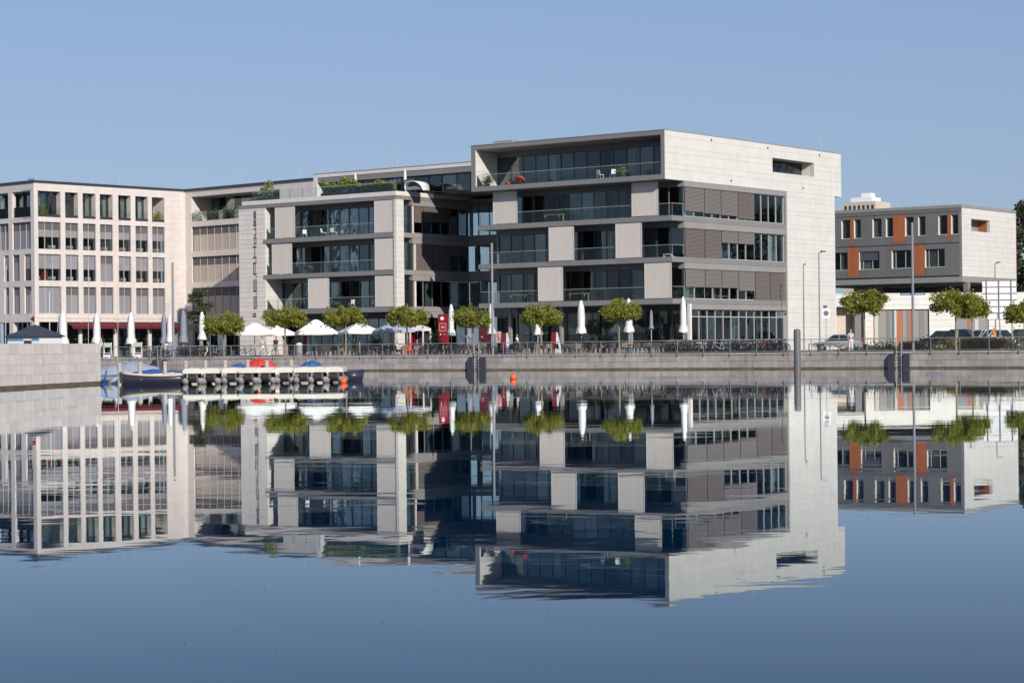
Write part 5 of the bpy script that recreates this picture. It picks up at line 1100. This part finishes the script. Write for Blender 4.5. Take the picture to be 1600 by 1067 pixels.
MB().tube([(0, 0, .62), (W, 0, .62)], .035, 6).obj('rail', M_pole, t)
for k in range(6): MB().box(k * .9 - .03, k * .9 + .03, -.03, .03, 0, .62).obj('post', M_pole, t)

# ------------------------------------------------------------------ boats, jetty, kiosk
jy = 128.0
t = thing('wooden_jetty', 'low wooden jetty behind the row of pedal boats', 'jetty', at(157, 590, jy) * Vector((1, 1, 0)) if False else Vector((at(157, 590, jy).x, jy, 0)))
JW = at(548, 590, jy).x - at(157, 590, jy).x
for k in range(int(JW / .3)): box(t, 'plank', M_wood, k * .3 + .01, k * .3 + .29, 0, 1.6, .36, .42)
box(t, 'edge_beam', M_wood, 0, JW, -.06, -.002, .2, .41)
for i, (x, hh, lab) in enumerate(((187, 1.2, 'first'), (219, 1.22, 'second'), (258, 1.28, 'third'), (290.5, 1.3, 'fourth'), (321, 1.3, 'fifth'), (352, 1.3, 'sixth'), (387, 1.3, 'seventh'), (417, 1.25, 'eighth'), (455, 1.3, 'ninth'))):
    p = at(x, 590, jy - .35 if x < 330 else jy + 1.8); t = thing('jetty_post', 'pale wooden mooring post on the jetty, %s from the left' % lab, 'post', (p.x, p.y, 0), 0, 'mooring posts of the jetty')
    MB().lathe([(.13, -.8), (.13, hh - .12), (.15, hh - .1), (.14, hh), (.001, hh + .05)], 10).obj('shaft', mat('pale_post', (.48, .43, .38), .8, noise=.15, nscale=4), t)
def hull(loc, rz, L_, W_, H_, m, mg, label, name='rowing_boat', cat='boat', tarp=None, th=.5, group=None, draft=.2):
    t = thing(name, label, cat, loc, rz, group); st_ = 14; prof = []
    V = []; Fc = []
    for i in range(st_ + 1):
        u = i / st_; x = (u - .5) * L_; w = W_ / 2 * (math.sin(math.pi * min(1, (u * .86 + .14))) ** .55 if u < 1 else 0.0); w = max(w, .015); sh = H_ * (1 + .35 * (u - .35) ** 2 * 2.2)
        for (f, z) in ((0, -draft), (.62, -draft * .6), (.92, sh * .45), (1.0, sh)): V.append((x + (.25 * z if u > .9 else 0), -w * f, z))
        for (f, z) in ((1.0, sh), (.92, sh * .45), (.62, -draft * .6), (0, -draft)): V.append((x + (.25 * z if u > .9 else 0), w * f, z))
        prof.append((x, w, sh))
    for i in range(st_):
        for k in range(7):
            a = i * 8 + k; Fc.append((a, a + 8, a + 9, a + 1))
    Fc.append(tuple(range(7, -1, -1)))
    link('hull', mesh('hull', V, Fc, m, True), t)
    g = MB()
    for s in (-1, 1): g.tube([(x, s * w, sh + .02) for x, w, sh in prof], .055, 6)
    g.obj('gunwale', mg, t)
    if tarp:
        V = []; Fc = []
        rr = random.Random(int(L_ * 100)); 
        for i, (x, w, sh) in enumerate(prof):
            u = i / st_; top = th * (math.sin(math.pi * u) ** .7) * rr.uniform(.88, 1.08)
            for f, z in ((-1.08, sh - .1), (-1.02, sh + .05), (-.5, sh + top * .72), (0, sh + top), (.5, sh + top * .72), (1.02, sh + .05), (1.08, sh - .1)): V.append((x * 1.0, f * w, z))
        for i in range(st_):
            for k in range(6): a = i * 7 + k; Fc.append((a, a + 7, a + 8, a + 1))
        link('tarpaulin', mesh('tarpaulin', V, Fc, tarp), t)
    else:
        for u in (-.2, .15): MB().box(u * L_ - .12, u * L_ + .12, -W_ * .42, W_ * .42, H_ * .62, H_ * .68).obj('bench', M_wood, t)
        dk = MB(); dk.add([(x, s * w * .92, H_ * .3) for x, w, sh in prof for s in (-1, 1)], [(2 * i, 2 * i + 2, 2 * i + 3, 2 * i + 1) for i in range(st_)]); dk.obj('floorboards', M_wood, t)
    return t
def on(x, D): p = at(x, 595, D); return Vector((p.x, D, 0))
hull(on(240, 121.5), math.pi + .02, 3.7, 1.35, .50, M_boatN, M_boatC, 'open dark blue motorboat with cream gunwale beside the pier', 'motor_boat', draft=.25)
mt = [o for o in COL.objects if o.name == 'motor_boat'][0]
MB().box(1.75, 1.95, -.12, .12, .1, .75).obj('outboard', M_dark, mt)
hull(on(173, 131.5), .1, 3.4, 1.3, .40, M_tarpB, M_tarpB, 'small boat under a pale tarp nearest the pier end', 'covered_boat', tarp=M_tarpP, th=.62)
hull(on(207, 134), -.05, 4.0, 1.5, .45, M_boatW, M_boatW, 'boat under a pale blue tarp behind the dark motorboat', 'covered_boat', tarp=M_tarpP, th=.75)
hull(on(239, 131.5), .05, 3.2, 1.3, .42, M_boatW, M_boatW, 'boat under a bright blue tarp behind the dark motorboat', 'covered_boat', tarp=M_tarpB, th=.38)
hull(on(312, 131.5), .05, 3.6, 1.3, .45, M_boatW, M_boatW, 'boat under a dull blue tarp behind the left pedal boats', 'covered_boat', tarp=mat('dull_blue_tarp', (.10, .17, .30), .6, noise=.1), th=.4)
hull(on(374, 131.5), 0, 1.6, 1.3, .5, M_boatW, M_boatW, 'small boat under a blue tarp just left of the red one', 'covered_boat', tarp=M_tarpB, th=.6)
hull(on(407, 131), 0.03, 2.3, 1.5, .55, M_boatW, M_boatW, 'boat under a bright red tarp behind the pedal boats', 'covered_boat', tarp=M_tarpR, th=.85)
hull(on(486, 131), 0.05, 1.9, 1.4, .5, M_boatW, M_boatW, 'boat under a blue tarp behind the right pedal boats', 'covered_boat', tarp=M_tarpB, th=.72)
hull(on(552, 127), 0.1, 1.1, 1.0, .5, M_boatN, M_boatN, 'dark blue boat at the right end of the moored row', 'covered_boat', tarp=mat('navy_tarp', (.03, .045, .11), .6), th=.12)
t = thing('blue_inflatable', 'blue and grey inflatable bow hanging beside the pier end', 'boat', on(166, 125.5), .3)
MB().tube([(-.35, 0, .1), (-.1, -.1, .3), (0.02, -.2, .85)], [.07, .09, .04], 8).obj('blue_tube', M_tarpB, t, smooth=True); MB().tube([(.15, 0, .0), (.5, -.1, .25), (.8, .1, .4)], [.1, .16, .1], 8).obj('grey_tube', M_tarpP, t, smooth=True)
# pedal boats seen end-on
def pedal_mesh():
    top = MB(); W2 = .56
    pts = [(-W2, .62), (-W2 * .98, .80), (-W2 * .75, .90), (0, .93), (W2 * .75, .90), (W2 * .98, .80), (W2, .62)]
    for y in (-1.1, 1.0):
        for (x, z) in pts: top.v.append((x, y, z + (.03 if y > 0 else 0)))
    n = len(pts)
    for k in range(n - 1): top.f.append((k, k + 1, n + k + 1, n + k))
    top.f.append(tuple(range(n))); top.f.append(tuple(reversed(range(n, 2 * n))))
    pon = MB().tube([(0, -1.3, .32), (0, -1.1, .16), (0, 1.0, .16), (0, 1.3, .3)], [.06, .2, .2, .08], 10)
    wheel = MB().lathe([(.001, -.2), (.26, -.2), (.26, .2), (.001, .2)], 12)
    seat = MB().box(-.42, .42, .2, .35, .9, 1.25)
    arch = MB().box(-.30, .30, -1.02, .9, .12, .62)
    return top.mesh('deck', M_boatW), pon.mesh('float', mat('grey_float', (.34, .32, .29), .5, noise=.15), True), wheel.mesh('paddle_wheel', M_black), seat.mesh('seat', M_boatW), arch.mesh('wheel_housing', mat('housing_grey', (.13, .12, .11), .7, noise=.3, nscale=6))
PM = pedal_mesh()
for i, (x, nm) in enumerate(((304, 'first'), (334, 'second'), (364, 'third'), (392, 'fourth'), (419, 'fifth'), (447, 'sixth'), (476, 'seventh'), (500, 'eighth'), (525, 'ninth'))):
    t = thing('pedal_boat', 'white pedal boat moored end-on, %s of the row from the left' % nm, 'pedal boat', on(x, 122.0 + .1 * (i % 3)), random.Random(i).uniform(-.06, .06), 'row of white pedal boats')
    link('deck', PM[0], t); link('wheel_housing', PM[4], t); link('paddle_wheel', PM[2], t, (0, -.95, .35), (0, math.pi / 2, 0))
    for s in (-.42, .42): link('float', PM[1], t, (s, 0, 0))
for (x, y, D, lab) in ((536.5, 598, 119.5, 'orange buoy at the right end of the moored boats'), (802, 592, 127, 'orange buoy floating alone in the open water')):
    p = at(x, y, D); t = thing('orange_buoy', lab, 'buoy', (p.x, D, .12)); rr = .205
    MB().lathe([(rr * math.sin(math.pi * k / 10) + .001, -rr * math.cos(math.pi * k / 10)) for k in range(11)], 16).obj('ball', M_buoy, t, smooth=True); MB().lathe([(.05, .2), (.05, .3), (.001, .3)], 8).obj('eye', M_buoy, t)
# floating kiosk behind the pier
kp = at(55, 535, 141); t = thing('striped_kiosk', 'small blue and white striped kiosk with dark hipped roof behind the pier wall', 'kiosk', (kp.x, 141, 0), -.42)
hw = 1.28; z0, ze, za = .5, at(55, 525, 141).z, at(55, 507, 141).z
tag(t); box(t, 'pontoon', M_wood, -2.6, 2.6, -2.6, 2.6, -.3, .5)
for face in range(2):
    k = 0; z = z0
    while z < ze - .02:
        h = min(.20, ze - z); m = M_blue if k % 2 else M_paint
        if face == 0:
            if 1.95 < z + .1 < 2.9: box(t, 'weatherboard', m, -hw, .0, -hw - .03, -hw, z + .004, z + h - .004); box(t, 'weatherboard', m, .7, hw, -hw - .03, -hw, z + .004, z + h - .004)
            else: box(t, 'weatherboard', m, -hw, hw, -hw - .03, -hw, z + .004, z + h - .004)
        else: box(t, 'weatherboard', m, -hw - .03, -hw, -hw, hw, z + .004, z + h - .004)
        z += h; k += 1
box(t, 'shell', M_paint, -hw + .002, hw, -hw + .03, hw, z0, ze); box(t, 'hatch', M_dark, .06, .64, -hw - .012, -hw + .02, 1.95, 2.72); box(t, 'hatch_frame', M_paint, .0, .7, -hw - .02, -hw - .014, 2.72, 2.8)
o = hw + .14; MB().add([(-o, -o, ze), (o, -o, ze), (o, o, ze), (-o, o, ze), (0, 0, za), (-o, -o, ze - .08), (o, -o, ze - .08), (o, o, ze - .08), (-o, o, ze - .08)], [(0, 1, 4), (1, 2, 4), (2, 3, 4), (3, 0, 4), (5, 6, 1, 0), (6, 7, 2, 1), (7, 8, 3, 2), (8, 5, 0, 3), (8, 7, 6, 5)]).obj('roof', M_roof, t)
for face in range(4):
    for k in range(1, 9):
        f = -1 + k * .2222; ang = face * math.pi / 2; ca, sa = math.cos(ang), math.sin(ang); rt = lambda x, y: (x * ca - y * sa, x * sa + y * ca)
        a = rt(f * o, -o); tq = 1 - abs(f); bq = rt(f * o, -o * abs(f)); MB().tube([(a[0], a[1], ze + .01), (bq[0], bq[1], ze + (za - ze) * tq + .01)], .02, 4).obj('roof_seam', M_roof, t)
MB().add([(0, 0, za + .1), (-.42, 0, za + .38), (0, 0, za + .62)], [(0, 1, 2)]).add([(0, .01, za + .1), (-.42, .01, za + .38), (0, .01, za + .62)], [(2, 1, 0)]).obj('pennant', M_redp, t); MB().tube([(0, 0, za - .1), (0, 0, za + .65)], .02, 5).obj('flagstaff', M_paint, t)
# masts of small boats behind the pier
for (x, yt, dx, r, m, lab) in ((10, 415, -2, .035, M_mullL, 'pale slanting mast at the left edge behind the kiosk'), (43, 462, 0, .03, M_pole, 'dark thin mast left of the kiosk roof'), (48, 455, 0, .025, M_mullL, 'thin pale mast above the kiosk roof'), (77.5, 455, 0, .03, M_paint, 'white mast right of the kiosk roof'), (94, 467, -10, .035, M_tarpP, 'leaning mast wrapped in a pale cover right of the kiosk'), (138, 413, 0, .025, M_mullL, 'tall thin mast in front of the red awning'), (184, 412, 0, .025, M_mullL, 'tall thin mast right of a closed parasol by the awning')):
    D = 150; p = at(x + dx, 560, D); q = at(x, yt, D); t = thing('sailing_boat', lab, 'boat', (p.x, D, 0), 0, 'small sailing boats behind the pier')
    MB().tube([(0, 0, .3), (q.x - p.x, 0, q.z)], [r, r * .7], 6).obj('mast', m, t)
    mb = MB()
    for i in range(9):
        u = i / 8; w = max(.02, .55 * math.sin(math.pi * (.1 + .9 * u)) ** .6); mb.v += [((u - .5) * 3, -w, .45), ((u - .5) * 3, -w * .5, -.1), ((u - .5) * 3, w * .5, -.1), ((u - .5) * 3, w, .45)]
    for i in range(8):
        for k in range(4): k2 = (k + 1) % 4; mb.f.append((i * 4 + k, i * 4 + 4 + k, i * 4 + 4 + k2, i * 4 + k2))
    mb.obj('hull', M_boatW, t)

# ------------------------------------------------------------------ people
def skin_mesh(name, chain, m, parent, sub=2):
    """chain: list of (parent index, point, radius) grown into one surface"""
    me = bpy.data.meshes.new(name); me.from_pydata([c_[1] for c_ in chain], [(c_[0], i) for i, c_ in enumerate(chain) if c_[0] is not None], []); me.materials.append(m)
    o = link(name, me, parent); sk = o.modifiers.new('skin', 'SKIN'); sk.use_smooth_shade = True
    sv = me.skin_vertices[0].data if me.skin_vertices else None
    if sv is None:
        bm = bmesh.new(); bm.from_mesh(me); bm.verts.layers.skin.verify(); bm.to_mesh(me); bm.free(); sv = me.skin_vertices[0].data
    for i, c_ in enumerate(chain):
        r = c_[2]; sv[i].radius = r if isinstance(r, tuple) else (r, r)
    sv[0].use_root = True; s = o.modifiers.new('smooth', 'SUBSURF'); s.levels = sub; s.render_levels = sub; return o
def person(loc, rz, label, shirt, trousers, pose='stand', hair=M_hair, group=None, shorts=False, bag=None, h=1.72):
    t = thing('person', label, 'person', loc, rz, group); k = h / 1.72; S = lambda x, y, z: (x * k, y * k, z * k)
    if pose == 'sit': hip = .48; legs = [((.1, -.4, .5), (.1, -.42, .06), (.1, -.55, .04)), ((-.1, -.38, .5), (-.1, -.46, .06), (-.1, -.6, .04))]
    elif pose == 'walk': hip = .92; legs = [((.1, -.16, .5), (.1, -.24, .08), (.1, -.38, .05)), ((-.1, .06, .5), (-.1, .30, .14), (-.1, .22, .04))]
    else: hip = .92; legs = [((.1, -.03, .5), (.1, 0, .08), (.11, -.15, .04)), ((-.1, .03, .5), (-.11, .06, .08), (-.12, -.08, .04))]
    sh = hip + .50
    arms = {'stand': [((.25, 0, sh - .28), (.26, -.1, sh - .54)), ((-.25, .02, sh - .28), (-.25, -.06, sh - .54))], 'walk': [((.25, .14, sh - .26), (.25, .10, sh - .52)), ((-.25, -.1, sh - .27), (-.24, -.28, sh - .46))], 'sit': [((.25, -.1, sh - .26), (.16, -.36, sh - .28)), ((-.25, -.1, sh - .26), (-.16, -.3, sh - .02))]}[pose]
    ch = [(None, S(0, 0, hip), .13), (0, S(0, 0, hip + .25), .12), (1, S(0, .01, sh), .14), (2, S(0, 0, sh + .1), .055), (3, S(0, -.01, sh + .2), .088), (4, S(0, -.01, sh + .31), .07)]
    for s, lg in zip((1, -1), legs):
        i = len(ch); ch += [(0, S(s * .09, 0, hip - .04), .095), (i, S(*lg[0]), .06), (i + 1, S(*lg[1]), .042), (i + 2, S(*lg[2]), .035)]
    for s, ar in zip((1, -1), arms):
        i = len(ch); ch += [(2, S(s * .18, 0, sh - .02), .058), (i, S(*ar[0]), .042), (i + 1, S(*ar[1]), .032), (i + 2, S(ar[1][0], ar[1][1] - .06, ar[1][2] - .09), .026)]
    skin_mesh('body', ch, M_skin, t)
    sc_ = [(None, S(0, 0, hip + .02), .155), (0, S(0, 0, hip + .25), .145), (1, S(0, .01, sh), .155)]
    for s, ar in zip((1, -1), arms): i = len(sc_); sc_ += [(2, S(s * .19, 0, sh - .02), .075), (i, S(ar[0][0], ar[0][1], ar[0][2] + .03), .06)]
    skin_mesh('shirt', sc_, shirt, t)
    tc = [(None, S(0, 0, hip), .148)]
    for s, lg in zip((1, -1), legs):
        i = len(tc); tc += [(0, S(s * .09, 0, hip - .05), .11), (i, S(*lg[0]), .078)]
        if not shorts: tc += [(i + 1, S(*lg[1]), .06)]
    skin_mesh('trousers', tc, trousers, t)
    skin_mesh('hair', [(None, S(0, .03, sh + .27), .09), (0, S(0, .0, sh + .33), .08)], hair, t)
    if bag: MB().box(-.06, .06, -.16, .16, -.38, 0).obj('bag', bag, t, S(.3, .1, sh - .52))
    return t
cW, cP, cG, cT = mat('white_cotton', (.78, .77, .75), .8), mat('pink_cotton', (.62, .42, .42), .8), mat('dark_cotton', (.04, .04, .05), .8), mat('green_cotton', (.20, .34, .28), .8)
cB, cO, cL = mat('pale_blue_cotton', (.45, .52, .66), .8), mat('orange_cotton', (.75, .12, .06), .8), mat('lime_bag', (.50, .55, .10), .6)
person(prom(157, 3.0), .4, 'person in a pale top standing half hidden by the pier end', cB, cG)
person(prom(325, 3.4), 1.3, 'person in pale trousers walking beside the left bicycle rack', cT, cW, 'walk')
person(prom(410, 2.6), .5, 'person in a pink top and white trousers, left of a walking pair', cP, cW, 'walk', h=1.78)
person(prom(431, 2.4), -.6, 'person in a dark top and green shorts, right of a walking pair', cG, cT, 'stand', shorts=True, h=1.78)
q = prom(621, 3.0); person(q, 1.2, 'seated person in a white top below the blue-grey parasol', cW, cG, 'sit'); chair(M_rattan, q, 1.2, 'wicker chair under the seated person in white', None, 'cafe_chair')
q = prom(640.5, 3.0); person(q, -1.0, 'seated person in orange with a raised hand below the blue-grey parasol', cO, cO, 'sit', h=1.8); chair(M_rattan, q, -1.0, 'wicker chair under the seated person in orange', None, 'cafe_chair')
person(prom(808, 1.6), 1.3, 'waiter-like person in white shirt and black vest carrying a lime bag', cW, cG, 'walk', bag=cL)
person(prom(1329.5, 1.0), 0.3, 'person in white trousers and pale blue shirt at the right railing', cB, cW, 'stand', hair=mat('grey_hair', (.5, .48, .46), .8), h=1.7)

# specks of leaf and seed drifting on the water
rd = random.Random(404); V = []; Fc = []
for i in range(150):
    yy = rd.uniform(13, 90); cx = rd.uniform(-.22, .22) * yy; cy = yy
    if rd.random() < .6: cx, cy = (-.02 + rd.gauss(0, .07)) * 22, 19 + rd.gauss(0, 3.5)
    a = rd.uniform(0, 6.28); r = rd.uniform(.004, .014); b0 = len(V)
    V += [(cx + r * math.cos(a), cy + r * math.sin(a), .004), (cx - r * .5 * math.sin(a), cy + r * .5 * math.cos(a), .007), (cx - r * math.cos(a), cy - r * math.sin(a), .004), (cx + r * .5 * math.sin(a), cy - r * .5 * math.cos(a), .006)]; Fc.append((b0, b0 + 1, b0 + 2, b0 + 3))
tag(link('floating_leaf_specks', mesh('floating_leaf_specks', V, Fc, M_bark)), 'tiny dark specks of leaves drifting on the near water', 'leaves', None, 'stuff')
